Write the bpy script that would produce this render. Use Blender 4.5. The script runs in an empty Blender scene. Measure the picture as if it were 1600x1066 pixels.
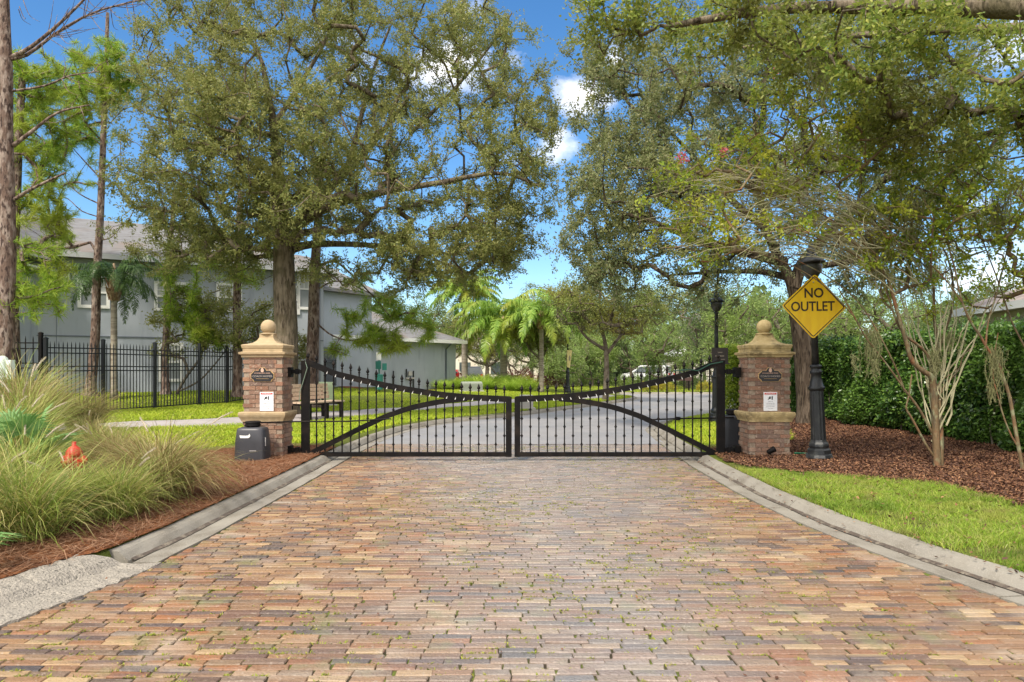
import bpy, math, random
import numpy as np
from mathutils import Vector, Matrix, noise as mnoise
R = math.radians
rng = np.random.default_rng(7)
random.seed(7)
S = bpy.context.scene
C = S.collection

# ------------------------------------------------------------------ camera
cam_d = bpy.data.cameras.new("camera"); cam = bpy.data.objects.new("camera", cam_d); C.objects.link(cam)
cam.location = (0, 0, 1.5); cam.rotation_euler = (R(90), 0, 0)
cam_d.sensor_width = 36; cam_d.lens = 24.0
cam_d.shift_y = 42 / 1600.0
cam_d.clip_end = 3000; cam_d.clip_start = 0.05
S.camera = cam

# ------------------------------------------------------------------ sky, sun, exposure
SUN_EL, SUN_AZ = 50.0, 208.0          # azimuth clockwise from +Y (north): behind the camera, to the left
w = bpy.data.worlds.new("World"); S.world = w; w.use_nodes = True
wn = w.node_tree; wn.nodes.clear()
def N(nt, t, **kw):
    n = nt.nodes.new(t)
    for k, v in kw.items():
        if k.startswith('i_'):
            key = k[2:]
            n.inputs[int(key) if key.isdigit() else key.replace('_', ' ')].default_value = v
        else: setattr(n, k, v)
    return n
sky = N(wn, 'ShaderNodeTexSky', sky_type='NISHITA', sun_disc=False)
sky.sun_elevation = R(SUN_EL); sky.sun_rotation = R(SUN_AZ)
sky.air_density = 1.0; sky.dust_density = 0.3; sky.ozone_density = 3.0; sky.altitude = 0
hs = N(wn, 'ShaderNodeHueSaturation'); hs.inputs['Saturation'].default_value = 1.25; hs.inputs['Value'].default_value = .85
wn.links.new(sky.outputs[0], hs.inputs['Color'])
tc = N(wn, 'ShaderNodeTexCoord')
nz = N(wn, 'ShaderNodeTexNoise'); nz.inputs['Scale'].default_value = 9.0; nz.inputs['Detail'].default_value = 9; nz.inputs['Roughness'].default_value = 0.58
mp = N(wn, 'ShaderNodeMapping'); mp.inputs['Scale'].default_value = (1, 1, 1.6)
wn.links.new(tc.outputs['Generated'], mp.inputs[0]); wn.links.new(mp.outputs[0], nz.inputs['Vector'])
acc = None
def M(nt, op, a, b=None, clamp=False):
    n = nt.nodes.new('ShaderNodeMath'); n.operation = op; n.use_clamp = clamp
    for i, v in enumerate((a, b)):
        if v is None: continue
        if isinstance(v, (int, float)): n.inputs[i].default_value = v
        else: nt.links.new(v, n.inputs[i])
    return n.outputs[0]
nrm = N(wn, 'ShaderNodeVectorMath', operation='NORMALIZE'); wn.links.new(tc.outputs['Generated'], nrm.inputs[0])
for (px, py, rad, amp) in [(905, 145, .06, 1.0), (870, 215, .05, .8), (700, 90, .13, .8), (560, 60, .10, .6), (1560, 400, .12, .8), (960, 95, .03, .8), (1300, 215, .10, .6), (780, 300, .08, .5), (1650, 60, .1, .6)]:
    d = Vector(((px-800)/1067, 1, (575-py)/1067)).normalized()
    dt = N(wn, 'ShaderNodeVectorMath', operation='DISTANCE'); wn.links.new(nrm.outputs[0], dt.inputs[0]); dt.inputs[1].default_value = d
    v = M(wn, 'DIVIDE', dt.outputs['Value'], rad)
    v = M(wn, 'SUBTRACT', 1.0, v, True); v = M(wn, 'MULTIPLY', v, amp)
    acc = v if acc is None else M(wn, 'MAXIMUM', acc, v)
m = M(wn, 'MULTIPLY', acc, 1.0)
m = M(wn, 'ADD', m, M(wn, 'MULTIPLY', M(wn, 'SUBTRACT', nz.outputs[0], 0.5), 2.4))
m = M(wn, 'MULTIPLY', M(wn, 'SUBTRACT', m, 0.36), 1.5, True)
m = M(wn, 'MULTIPLY', m, M(wn, 'GREATER_THAN', acc, 0.001))
sx = N(wn, 'ShaderNodeSeparateXYZ'); wn.links.new(nrm.outputs[0], sx.inputs[0])
nz2 = N(wn, 'ShaderNodeTexNoise'); nz2.inputs['Scale'].default_value = 2.6; nz2.inputs['Detail'].default_value = 7; wn.links.new(nrm.outputs[0], nz2.inputs['Vector'])
fill_cloud = M(wn, 'ADD', M(wn, 'MULTIPLY', sx.outputs['Y'], -1.0), M(wn, 'MULTIPLY', sx.outputs['Z'], 1.25))      # broken cloud added overhead and behind, out of view, as white fill light
fill_cloud = M(wn, 'MULTIPLY', M(wn, 'ADD', fill_cloud, -.02), 3.0, True)
fill_cloud = M(wn, 'MULTIPLY', fill_cloud, M(wn, 'MULTIPLY', M(wn, 'SUBTRACT', nz2.outputs[0], 0.36), 8.0, True))
m = M(wn, 'MAXIMUM', m, fill_cloud)
cm = N(wn, 'ShaderNodeMix', data_type='RGBA'); cm.clamp_factor = True
wn.links.new(m, cm.inputs[0]); wn.links.new(hs.outputs[0], cm.inputs[6]); cm.inputs[7].default_value = (7.6, 7.4, 7.3, 1)
bg = N(wn, 'ShaderNodeBackground'); bg.inputs['Strength'].default_value = 0.122
wn.links.new(cm.outputs[2], bg.inputs[0])
wo = N(wn, 'ShaderNodeOutputWorld'); wn.links.new(bg.outputs[0], wo.inputs[0])
sd = bpy.data.lights.new("sun", 'SUN'); so = bpy.data.objects.new("sun", sd); C.objects.link(so)
sd.energy = 2.5; sd.angle = R(9); sd.color = (1, .92, .79)
az, el = R(SUN_AZ), R(SUN_EL)
sv = Vector((math.sin(az)*math.cos(el), math.cos(az)*math.cos(el), math.sin(el)))
so.rotation_euler = sv.to_track_quat('Z', 'Y').to_euler()
S.view_settings.view_transform = 'Standard'; S.view_settings.look = 'None'
S.view_settings.exposure = 0.98; S.view_settings.gamma = 1.0
try:
    S.cycles.max_bounces = 8; S.cycles.transparent_max_bounces = 4
except Exception: pass

# ------------------------------------------------------------------ helpers
F = 1067.0
def P(px, py, Y): return np.array([(px-800)/F*Y, Y, 1.5-(py-575)/F*Y])
def lin(c):
    o = []
    for v in c:
        v = v/255.0
        o.append(v/12.92 if v <= .04045 else ((v+.055)/1.055)**2.4)
    return (*o, 1)
class MB:
    def __init__(s): s.V = []; s.Fc = []; s.n = 0
    def add(s, V, *Fs):
        V = np.asarray(V, float).reshape(-1, 3)
        for f in Fs:
            f = np.asarray(f, int)
            if f.size: s.Fc.append(f + s.n)
        s.V.append(V); s.n += len(V); return s
    def box(s, x0, x1, y0, y1, z0, z1, rot=0, c=None):
        V = np.array([[x, y, z] for z in (z0, z1) for y in (y0, y1) for x in (x0, x1)], float)
        if rot:
            cx, cy = c if c is not None else ((x0+x1)/2, (y0+y1)/2)
            ca, sa = math.cos(rot), math.sin(rot); dx, dy = V[:, 0]-cx, V[:, 1]-cy
            V[:, 0] = cx+dx*ca-dy*sa; V[:, 1] = cy+dx*sa+dy*ca
        return s.add(V, [[0, 2, 3, 1], [4, 5, 7, 6], [0, 1, 5, 4], [2, 6, 7, 3], [0, 4, 6, 2], [1, 3, 7, 5]])
    def tube(s, pts, rad, k=8, cap=True, flat=None):
        pts = np.asarray(pts, float); n = len(pts)
        rad = np.full(n, rad, float) if np.isscalar(rad) else np.asarray(rad, float)
        t = np.gradient(pts, axis=0); t /= np.linalg.norm(t, axis=1)[:, None]+1e-9
        ref = np.array([0, 0, 1.]) if abs(t[0][2]) < .9 else np.array([1., 0, 0])
        u = np.cross(t[0], ref); u /= np.linalg.norm(u)
        a = np.arange(k)*2*math.pi/k; V = []
        for i in range(n):
            u = u-t[i]*np.dot(u, t[i]); u /= np.linalg.norm(u)+1e-9
            v = np.cross(t[i], u)
            V.append(pts[i]+rad[i]*(np.cos(a)[:, None]*u+np.sin(a)[:, None]*v))
        V = np.concatenate(V); i = np.arange(k); j = (i+1) % k
        Q = np.concatenate([np.stack([r*k+i, r*k+j, (r+1)*k+j, (r+1)*k+i], 1) for r in range(n-1)])
        s.add(V, Q)
        if cap and k > 3:
            s.Fc.append(np.array([list(range(k-1, -1, -1))])+s.n-len(V))
            s.Fc.append(np.array([list(range((n-1)*k, n*k))])+s.n-len(V))
        return s
    def lathe(s, prof, k=20, c=(0, 0), sq=False, mod=None):
        a = (np.arange(4)*math.pi/2+math.pi/4) if sq else np.arange(k)*2*math.pi/k
        if sq: k = 4
        V = []
        for (r, z) in prof:
            rr = r*(math.sqrt(2) if sq else 1)
            rv = np.full(k, rr) if mod is None else rr*(1+mod(a, z))
            V.append(np.stack([c[0]+rv*np.cos(a), c[1]+rv*np.sin(a), np.full(k, z)], 1))
        V = np.concatenate(V); i = np.arange(k); j = (i+1) % k; n = len(prof)
        Q = np.concatenate([np.stack([r*k+i, r*k+j, (r+1)*k+j, (r+1)*k+i], 1) for r in range(n-1)])
        s.add(V, Q)
        s.Fc.append(np.array([list(range(k-1, -1, -1))])+s.n-len(V)); s.Fc.append(np.array([list(range((n-1)*k, n*k))])+s.n-len(V))
        return s
    def prism(s, poly, y0, y1):            # outline in x,z extruded along y
        n = len(poly); V = [(x, y0, z) for x, z in poly]+[(x, y1, z) for x, z in poly]
        s.add(V, [[i, (i+1) % n, n+(i+1) % n, n+i] for i in range(n)])
        s.Fc.append(np.array([list(range(n-1, -1, -1))])+s.n-len(V)); s.Fc.append(np.array([list(range(n, 2*n))])+s.n-len(V))
        return s
    def xf(s, mat):                        # transform everything so far
        m = np.array(mat)
        s.V = [v@m[:3, :3].T+m[:3, 3] for v in s.V]; return s
    def mesh(s, name, off=(0, 0, 0), smooth=False):
        V = np.concatenate(s.V)-np.asarray(off, float)
        me = bpy.data.meshes.new(name); me.vertices.add(len(V)); me.vertices.foreach_set('co', V.ravel().astype(np.float32))
        loops = np.concatenate([f.ravel() for f in s.Fc]); tot = np.concatenate([np.full(len(f), f.shape[1]) for f in s.Fc])
        st = np.concatenate([[0], np.cumsum(tot)[:-1]])
        me.loops.add(len(loops)); me.loops.foreach_set('vertex_index', loops.astype(np.int32))
        me.polygons.add(len(tot)); me.polygons.foreach_set('loop_start', st.astype(np.int32))
        me.polygons.foreach_set('use_smooth', np.full(len(tot), bool(smooth)))
        me.update(calc_edges=True); me.validate(); return me
def wloc(o):
    v = np.zeros(3)
    while o is not None: v += np.array(o.location); o = o.parent
    return v
def obj(name, mb, mat, parent=None, smooth=False, label=None, loc=None):
    """mesh coordinates are world coordinates; they are made local to the parent (or to loc)"""
    off = wloc(parent) if parent is not None else np.array(loc if loc is not None else (0, 0, 0), float)
    o = bpy.data.objects.new(name, mb.mesh(name, off, smooth)); C.objects.link(o)
    o.data.materials.append(mat)
    if parent is not None: o.parent = parent
    elif loc is not None: o.location = loc
    if label: o['label'] = label
    return o
def tag(o, label, cat, group=None):
    o['label'] = label; o['category'] = cat
    if group: o['group'] = group
    return o
def thing(name, label, cat, loc=(0, 0, 0), rotz=0, group=None):
    o = bpy.data.objects.new(name, None); C.objects.link(o); o.location = [float(v) for v in loc]; o.rotation_euler = (0, 0, rotz)
    o.empty_display_size = .2
    return tag(o, label, cat, group)
def struct(name, mb, mat, smooth=False, kind='structure'):
    o = obj(name, mb, mat, None, smooth); o['kind'] = kind; return o
def dup(root, loc, rotz=0, scale=1.0, label=None):
    r = root.copy(); C.objects.link(r); r.location = [float(v) for v in loc]; r.rotation_euler = (0, 0, rotz); r.scale = (scale,)*3 if np.isscalar(scale) else scale
    if label: r['label'] = label
    for ch in list(root.children):
        c = ch.copy(); C.objects.link(c); c.parent = r
        for g in list(ch.children):
            d = g.copy(); C.objects.link(d); d.parent = c
    return r

# ---- materials
def mat(name, col, rough=.6, metal=0, spec=.5, noise=None, bump=None, island=None, trans=0, emis=None, coat=0, rough_noise=None, sheen_fn=None):
    """noise=(scale, colour2, lo, hi[, detail]) mixes a second colour by noise; island=[colours] picks per loose piece"""
    m = bpy.data.materials.new(name); m.use_nodes = True; nt = m.node_tree; nt.nodes.clear()
    out = nt.nodes.new('ShaderNodeOutputMaterial'); b = nt.nodes.new('ShaderNodeBsdfPrincipled')
    b.inputs['Roughness'].default_value = rough; b.inputs['Metallic'].default_value = metal; b.inputs['Specular IOR Level'].default_value = spec
    if coat: b.inputs['Coat Weight'].default_value = coat
    geo = nt.nodes.new('ShaderNodeNewGeometry')
    pos = geo.outputs['Position']
    if island:
        cr = nt.nodes.new('ShaderNodeValToRGB'); e = cr.color_ramp.elements; n = len(island)
        cr.color_ramp.interpolation = 'LINEAR'
        e[0].position = 0; e[0].color = (*island[0][:3], 1); e[1].position = 1; e[1].color = (*island[-1][:3], 1)
        for i in range(1, n-1):
            x = e.new(i/(n-1)); x.color = (*island[i][:3], 1)
        nt.links.new(geo.outputs['Random Per Island'], cr.inputs[0]); cur = cr.outputs[0]
    else:
        rgb = nt.nodes.new('ShaderNodeRGB'); rgb.outputs[0].default_value = (*col[:3], 1); cur = rgb.outputs[0]
    for nn in ([] if noise is None else (noise if isinstance(noise, list) else [noise])):
        sc, c2, lo, hi = nn[:4]
        t = nt.nodes.new('ShaderNodeTexNoise'); t.inputs['Detail'].default_value = nn[4] if len(nn) > 4 else 5
        if isinstance(sc, tuple):
            mp = nt.nodes.new('ShaderNodeMapping'); mp.inputs['Scale'].default_value = sc; nt.links.new(pos, mp.inputs[0]); nt.links.new(mp.outputs[0], t.inputs['Vector']); t.inputs['Scale'].default_value = 1
        else:
            t.inputs['Scale'].default_value = sc; nt.links.new(pos, t.inputs['Vector'])
        mr = nt.nodes.new('ShaderNodeMapRange'); mr.inputs[1].default_value = lo; mr.inputs[2].default_value = hi
        nt.links.new(t.outputs[0], mr.inputs[0])
        mx = nt.nodes.new('ShaderNodeMix'); mx.data_type = 'RGBA'
        nt.links.new(mr.outputs[0], mx.inputs[0]); nt.links.new(cur, mx.inputs[6]); mx.inputs[7].default_value = (*c2[:3], 1); cur = mx.outputs[2]
    nt.links.new(cur, b.inputs['Base Color'])
    if bump:
        sc, st = bump[:2]
        t = nt.nodes.new('ShaderNodeTexNoise'); t.inputs['Detail'].default_value = 6
        if isinstance(sc, tuple):
            mp = nt.nodes.new('ShaderNodeMapping'); mp.inputs['Scale'].default_value = sc; nt.links.new(pos, mp.inputs[0]); nt.links.new(mp.outputs[0], t.inputs['Vector']); t.inputs['Scale'].default_value = 1
        else:
            t.inputs['Scale'].default_value = sc; nt.links.new(pos, t.inputs['Vector'])
        bp = nt.nodes.new('ShaderNodeBump'); bp.inputs['Strength'].default_value = st; bp.inputs['Distance'].default_value = bump[2] if len(bump) > 2 else .02
        nt.links.new(t.outputs[0], bp.inputs['Height']); nt.links.new(bp.outputs[0], b.inputs['Normal'])
    if rough_noise:
        sc, r0, r1, lo, hi = rough_noise
        t = nt.nodes.new('ShaderNodeTexNoise'); t.inputs['Scale'].default_value = sc; t.inputs['Detail'].default_value = 4; nt.links.new(pos, t.inputs['Vector'])
        mr = nt.nodes.new('ShaderNodeMapRange'); mr.inputs[1].default_value = lo; mr.inputs[2].default_value = hi; mr.inputs[3].default_value = r0; mr.inputs[4].default_value = r1
        nt.links.new(t.outputs[0], mr.inputs[0]); nt.links.new(mr.outputs[0], b.inputs['Roughness'])
    if emis:
        b.inputs['Emission Color'].default_value = (*emis[:3], 1); b.inputs['Emission Strength'].default_value = emis[3]
    sh = b.outputs[0]
    if trans:
        tr = nt.nodes.new('ShaderNodeBsdfTranslucent'); nt.links.new(cur, tr.inputs[0])
        ms = nt.nodes.new('ShaderNodeMixShader'); ms.inputs[0].default_value = trans
        nt.links.new(b.outputs[0], ms.inputs[1]); nt.links.new(tr.outputs[0], ms.inputs[2]); sh = ms.outputs[0]
    nt.links.new(sh, out.inputs[0]); return m
def leafmat(name, cols, c2, sc=.8, rough=.45, trans=.46, spec=.35):
    return mat(name, None, rough, spec=spec, island=cols, noise=(sc, c2, .45, .7, 2), trans=trans)

oakA = leafmat('oak_leaf', [(0.166, 0.214, 0.058), (0.234, 0.27, 0.074), (0.319, 0.318, 0.1), (0.259, 0.285, 0.091), (0.418, 0.38, 0.132)], (.26, .26, .08), .5)
oakB = leafmat('oak_leaf_right', [(0.144, 0.192, 0.067), (0.204, 0.247, 0.098), (0.288, 0.303, 0.146), (0.373, 0.351, 0.175)], (.26, .27, .09), .6)
oakC = leafmat('oak_leaf_near', [(0.15, 0.227, 0.04), (0.226, 0.302, 0.053), (0.33, 0.393, 0.079), (0.45, 0.454, 0.092)], (.18, .18, .04), .8)
bgleaf = [leafmat('tree_leaf_a', [(0.128, 0.179, 0.051), (0.192, 0.243, 0.064), (0.282, 0.307, 0.077)], (0.333, 0.307, 0.064), .35),
          leafmat('tree_leaf_b', [(0.179, 0.256, 0.077), (0.256, 0.358, 0.102), (0.346, 0.422, 0.141)], (0.282, 0.384, 0.090), .35),
          leafmat('tree_leaf_c', [(0.090, 0.141, 0.051), (0.128, 0.192, 0.064), (0.192, 0.243, 0.090)], (0.166, 0.218, 0.064), .35)]
pine_n = leafmat('pine_needle', [(0.152, 0.278, 0.033), (0.253, 0.405, 0.044), (0.405, 0.531, 0.055), (0.329, 0.38, 0.066)], (.36, .40, .05), .7)
pine_d = leafmat('pine_needle_deep', [(.09, .17, .04), (.15, .25, .06), (.24, .33, .06)], (.20, .28, .06), .5)
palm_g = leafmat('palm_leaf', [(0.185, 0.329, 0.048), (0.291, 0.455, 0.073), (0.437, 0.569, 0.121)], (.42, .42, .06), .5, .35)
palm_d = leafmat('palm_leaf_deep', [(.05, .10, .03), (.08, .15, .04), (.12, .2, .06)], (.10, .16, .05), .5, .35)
myrtle_l = leafmat('myrtle_leaf', [(0.193, 0.305, 0.027), (0.307, 0.4, 0.036), (0.422, 0.429, 0.045), (0.14, 0.267, 0.036)], (.38, .38, .04), 1.2)
hedge_l = leafmat('hedge_leaf', [(.03, .075, .018), (.05, .12, .025), (.09, .19, .035), (.24, .38, .07)], (.13, .24, .04), 1.4, .32, .25, .55)
hedge_y = leafmat('hedge_leaf_yellow', [(.15, .26, .03), (.26, .36, .04), (.40, .44, .06)], (.3, .38, .04), 1.4, .35)
moss_m = leafmat('spanish_moss', [(.19, .20, .09), (.26, .26, .13), (.32, .31, .16)], (.2, .19, .08), 1.5, .8, .3, .1)
bark_oak = mat('bark_oak', (.11, .085, .058), .9, noise=[((16, 16, 3.2), (.20, .16, .115), .46, .56), ((26, 26, 4), (.035, .027, .018), .53, .62), ((9, 9, 2.2), (.23, .185, .135), .45, .7), (3, (.10, .085, .05), .5, .7)], bump=((30, 30, 6), .9, .04), spec=.15)
bark_oak2 = mat('bark_oak_right', (.075, .055, .04), .9, noise=[((14, 14, 3), (.13, .10, .075), .46, .58), ((28, 28, 4), (.03, .022, .016), .53, .62)], bump=((34, 34, 6), .9, .04), spec=.15)
bark_pine = mat('bark_pine', (.15, .10, .08), .9, noise=[((10, 10, 4), (.30, .235, .20), .45, .62), ((18, 18, 6), (.06, .04, .035), .52, .62)], bump=((24, 24, 8), 1.0, .04), spec=.15)
bark_gray = mat('bark_background', (.11, .085, .062), .9, noise=(6, (.18, .155, .12), .4, .6), spec=.15)
bark_palm = mat('bark_palm', (.34, .30, .24), .9, noise=[((2, 2, 16), (.23, .19, .15), .45, .6)], spec=.15)
bark_palmtop = mat('palm_boot', (.26, .16, .10), .9, noise=[(9, (.45, .33, .22), .45, .6)], bump=(20, .8), spec=.15)
bark_myrtle = mat('bark_myrtle', (.17, .115, .06), .75, noise=[((5, 5, 2.0), (.24, .105, .05), .54, .66), (9, (.24, .24, .14), .50, .66), ((20, 20, 4), (.10, .075, .045), .52, .66)], bump=((30, 30, 8), .5), spec=.3)
bark_twig = mat('bark_twig', (.34, .31, .19), .85, noise=(4, (.46, .43, .28), .4, .6), spec=.2)
blackm = mat('black_metal', (.006, .005, .005), .55, spec=.16, noise=[(5, (.018, .013, .010), .5, .7), (30, (.04, .035, .03), .62, .8)])
fencem = mat('fence_metal', (.014, .016, .02), .42, spec=.4)
lampm = mat('lamp_post_iron', (.014, .016, .018), .42, spec=.5, noise=(9, (.045, .047, .045), .52, .75), bump=(60, .15))
stone = mat('cast_stone', (.40, .30, .18), .85, spec=.2, noise=[(2.2, (.34, .245, .13), .45, .7), (5, (.26, .20, .12), .58, .75), (14, (.46, .35, .215), .45, .7)], bump=(60, .25))
stone_w = mat('cast_stone_weathered', (.46, .35, .17), .88, spec=.2, noise=[(5, (.22, .17, .09), .48, .68), (16, (.54, .42, .22), .45, .7)], bump=(60, .3))
pbrick = mat('pier_brick', None, .9, spec=.2, island=[(.31, .17, .115), (.22, .12, .08), (.37, .24, .17), (.28, .195, .145), (.19, .125, .10), (.34, .19, .12)], noise=[(22, (.42, .32, .25), .56, .75), (7, (.2, .13, .1), .58, .75)], bump=(70, .6))
mortar = mat('mortar', (.33, .26, .20), .95, spec=.1, noise=(20, (.25, .19, .14), .45, .6))
conc = mat('curb_concrete', (.25, .23, .195), .85, spec=.3, noise=[(3, (.17, .15, .12), .45, .65), (90, (.33, .30, .255), .5, .75), (1.1, (.30, .275, .23), .5, .7)], bump=(120, .5, .01))
conc_d = mat('exposed_aggregate', (.30, .27, .23), .9, spec=.3, noise=[(75, (.40, .36, .30), .52, .62), (50, (.13, .12, .10), .56, .66)], bump=(70, 1.0, .02))
walkm = mat('sidewalk_concrete', (.40, .36, .35), .8, noise=[(2, (.34, .31, .30), .4, .6), (60, (.46, .42, .40), .5, .7)])
asph = mat('asphalt', (.25, .24, .24), .6, spec=.45, noise=[(1.2, (.29, .28, .28), .4, .65), (70, (.35, .34, .34), .5, .75)], bump=(90, .4, .01), rough_noise=(.5, .42, .7, .4, .6))
wallg = mat('house_stucco_grey', (.37, .40, .445), .9, spec=.15, noise=[(1.3, (.40, .43, .475), .4, .6), ((3, 3, .5), (.31, .335, .375), .56, .75)], bump=(50, .2))
whitem = mat('white_trim', (.78, .77, .74), .55)
creamm = mat('cream_wall', (.70, .66, .56), .9, noise=(.8, (.66, .58, .48), .4, .6))
pinkm = mat('pale_wall', (.62, .56, .50), .9, noise=(.8, (.7, .64, .58), .4, .6))
shingle = mat('roof_shingle', (.20, .20, .205), .95, spec=.1, noise=[((2.5, 2.5, 18), (.155, .15, .15), .45, .6), (.5, (.21, .17, .145), .5, .65)], bump=((5, 5, 30), .5))
glass = mat('window_glass', (.05, .065, .07), .12, spec=.8, noise=(1.5, (.10, .12, .12), .4, .6))
shade = mat('window_shade', (.22, .24, .25), .4, spec=.6)
yel = mat('sign_yellow', (.90, .58, .006), .42, spec=.45, noise=((14, 14, 3), (.84, .50, .006), .45, .65))
signblk = mat('sign_black', (.03, .012, .008), .5)
signback = mat('sign_aluminium', (.5, .5, .5), .4, metal=.8)
plaq = mat('plaque_black', (.018, .016, .02), .35)
gold = mat('plaque_gold', (.55, .36, .16), .45, spec=.5)
pinkg = mat('plaque_emblem', (.62, .40, .30), .5)
gold_l = mat('plaque_lettering', (.42, .36, .32), .5)
paperw = mat('notice_white', (.80, .80, .82), .5)
redm = mat('notice_red', (.60, .03, .02), .5)
plastic = mat('operator_plastic', (.035, .036, .042), .42, spec=.5, noise=(3, (.05, .05, .058), .4, .7))
hyd = mat('hydrant_paint', (.50, .03, .015), .45, noise=(12, (.45, .06, .02), .5, .7))
hydy = mat('hydrant_flange', (.62, .22, .05), .6)
teal = mat('station_green', (.03, .19, .16), .45)
ltgreen = mat('transformer_green', (.60, .70, .42), .6)
woodm = mat('bench_slat', (.58, .44, .32), .7, noise=((3, 20, 20), (.45, .32, .22), .4, .65))
bannerm = mat('banner_yellow', (.80, .66, .30), .7)
greyp = mat('utility_grey', (.50, .47, .45), .7)
tyre = mat('tyre_rubber', (.02, .02, .02), .8)

# ------------------------------------------------------------------ ground plan
def sm(t): t = np.clip(t, 0, 1); return t*t*(3-2*t)
YL = np.array([-8, 2.0, 4, 5, 6, 9, 12, 14.5, 16.4, 18, 19.3, 21, 22.2, 26.2, 29.4, 32, 34, 35.5, 37.2, 39.0])
XLv = np.array([-8, -3.45, -2.98, -2.75, -2.68, -2.68, -2.72, -2.62, -2.38, -1.85, -1.19, .12, .83, 3.0, 4.7, 5.9, 6.45, 6.5, 5.9, 3.0])
YR = np.array([-8, 2.0, 4.3, 5.3, 6.5, 8, 10.5, 12.1, 14.2, 16.5, 18.4, 20.3, 22.5, 24, 25.2, 25.8, 26.2])
XRv = np.array([8, 3.9, 3.22, 2.98, 2.78, 2.70, 2.74, 2.85, 2.97, 3.2, 3.8, 5.0, 6.7, 8.4, 12, 18, 40])
def xl(y): return np.interp(y, YL, XLv)
def xr(y): return np.interp(y, YR, XRv)
HN = np.array([-.477, .879]); HP = np.array([-7.9, 28.6])
def gh(x, y):
    x = np.asarray(x, float); y = np.asarray(y, float)
    dl = xl(y)-x; dr = x-xr(y)
    d = (x-HP[0])*HN[0]+(y-HP[1])*HN[1]
    h = .10+.23*sm((-x-3.6)/5)+.25*sm((d+5)/4.5)*sm((-x-6)/4)+.20*sm((y-24)/10)*sm((3-x)/5)
    h = .10+(h-.10)*sm((dl-.45)/3.5)
    h = h+np.where(dr > 0, .10*sm((dr-.6)/4), 0)
    h = h+.010*np.sin(x*2.1+y*1.3)*sm(np.minimum(np.maximum(dl, dr), 3)/2)
    return h

# ground sheet: rows follow the kerbs
def ground_sheet():
    ys = np.concatenate([[-400, -150, -60, -25, -8], np.arange(-4, 44, .5), [46, 50, 56, 64, 75, 90, 120, 180, 300, 700, 1600]])
    offs = np.concatenate([[0.385], .385+.28*np.arange(1, 22), [8, 11, 15, 20, 28, 40, 60, 100, 200, 500, 1600]])
    rows = []
    for y in ys:
        if y < 39:
            a, b = xl(y), xr(y)
            L = a-offs[::-1]; Rr = b+offs
            X = np.concatenate([L, [a-.34, a-.2], [b+.2, b+.34], Rr])
            z = gh(X, np.full_like(X, y))
            n = len(L); z[n-1] = .085; z[n] = -.05; z[n+1] = -.2; z[n+2] = -.2; z[n+3] = -.05; z[n+4] = .085
        else:
            a, b = xl(38.5), 40.
            L = a-offs[::-1]; Rr = b+offs; X = np.concatenate([L, [a-.3, a], [b, b+.3], Rr])
            z = np.full(len(X), .09) if y > 40 else np.full(len(X), -.12)
            if y > 40: z = z+.2*sm((y-24)/10)*sm((3-X)/5)*sm((70-y)/30)
            else:
                z = np.where(X < 2.4, gh(X, np.full_like(X, y)), -.12)
        rows.append(np.stack([X, np.full_like(X, y), z], 1))
    m = len(rows[0]); V = np.concatenate(rows); i = np.arange(m-1)
    Q = np.concatenate([np.stack([r*m+i, r*m+i+1, (r+1)*m+i+1, (r+1)*m+i], 1) for r in range(len(rows)-1)])
    return MB().add(V, Q)
lawnm = mat('lawn_soil', (.11, .12, .03), .95, spec=.1, noise=[(1.2, (.16, .20, .03), .4, .65), (14, (.07, .10, .02), .5, .7)], bump=(30, .8, .05))
struct('ground', ground_sheet(), lawnm, True)

# paving bed and bricks
bed = MB(); ys = np.arange(-6, 13.61, .4)
V = []; 
for y in ys: V += [(xl(y)-.05, y, -.0095), (xr(y)+.05, y, -.0095)]
bed.add(V, [[2*i, 2*i+1, 2*i+3, 2*i+2] for i in range(len(ys)-1)])
bedm = mat('joint_sand', (.045, .038, .024), .95, spec=.1, noise=[(5, (.12, .15, .03), .42, .58), (40, (.05, .04, .03), .45, .7)])
struct('paving_bed', bed, bedm)
def bricks():
    Vs = []; y = 1.2; row = 0
    while y < 13.45:
        a, b = xl(y)+.012, xr(y)-.012
        x = a - rng.uniform(0, .21); 
        while x < b:
            L = .205+rng.normal(0, .014); x0, x1 = max(x, a), min(x+L, b); x += L
            if x1-x0 < .05: continue
            g = .0024+abs(rng.normal(0, .0013)); y0, y1 = y+g+.0014, y+.0645-g*.8+rng.normal(0, .001)
            x0 += g; x1 -= g
            jit = rng.normal(0, 1, (4, 2))*np.array([.0045, .0018]); wav = .010*math.sin(x0*1.7+y*.6)+.006*math.sin(x0*4.1+y*2)
            z = max(-.0045, rng.normal(0, .0018)+.003*math.sin(x0*1.1+1)*math.sin(y*.8)); tz = np.clip(rng.normal(0, .0013, 4), -.002, .003)
            c = np.array([[x0, y0], [x1, y0], [x1, y1], [x0, y1]])+jit; c[:, 1] += wav
            ctr = c.mean(0); inn = c+(ctr-c)/np.abs(ctr-c)*rng.uniform(.003, .006, (4, 1))
            Vs.append(np.concatenate([np.c_[c, np.full(4, -.03)], np.c_[c, z-.006+tz], np.c_[inn, z+tz]]))
        y += .0645; row += 1
    V = np.concatenate(Vs); n = len(Vs); o = np.arange(n)[:, None]*12
    fs = []
    for k in range(4):
        l = (k+1) % 4
        fs += [o+np.array([k, l, 4+l, 4+k]), o+np.array([4+k, 4+l, 8+l, 8+k])]
    fs.append(o+np.array([8, 9, 10, 11]))
    return MB().add(V, np.concatenate(fs))
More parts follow.
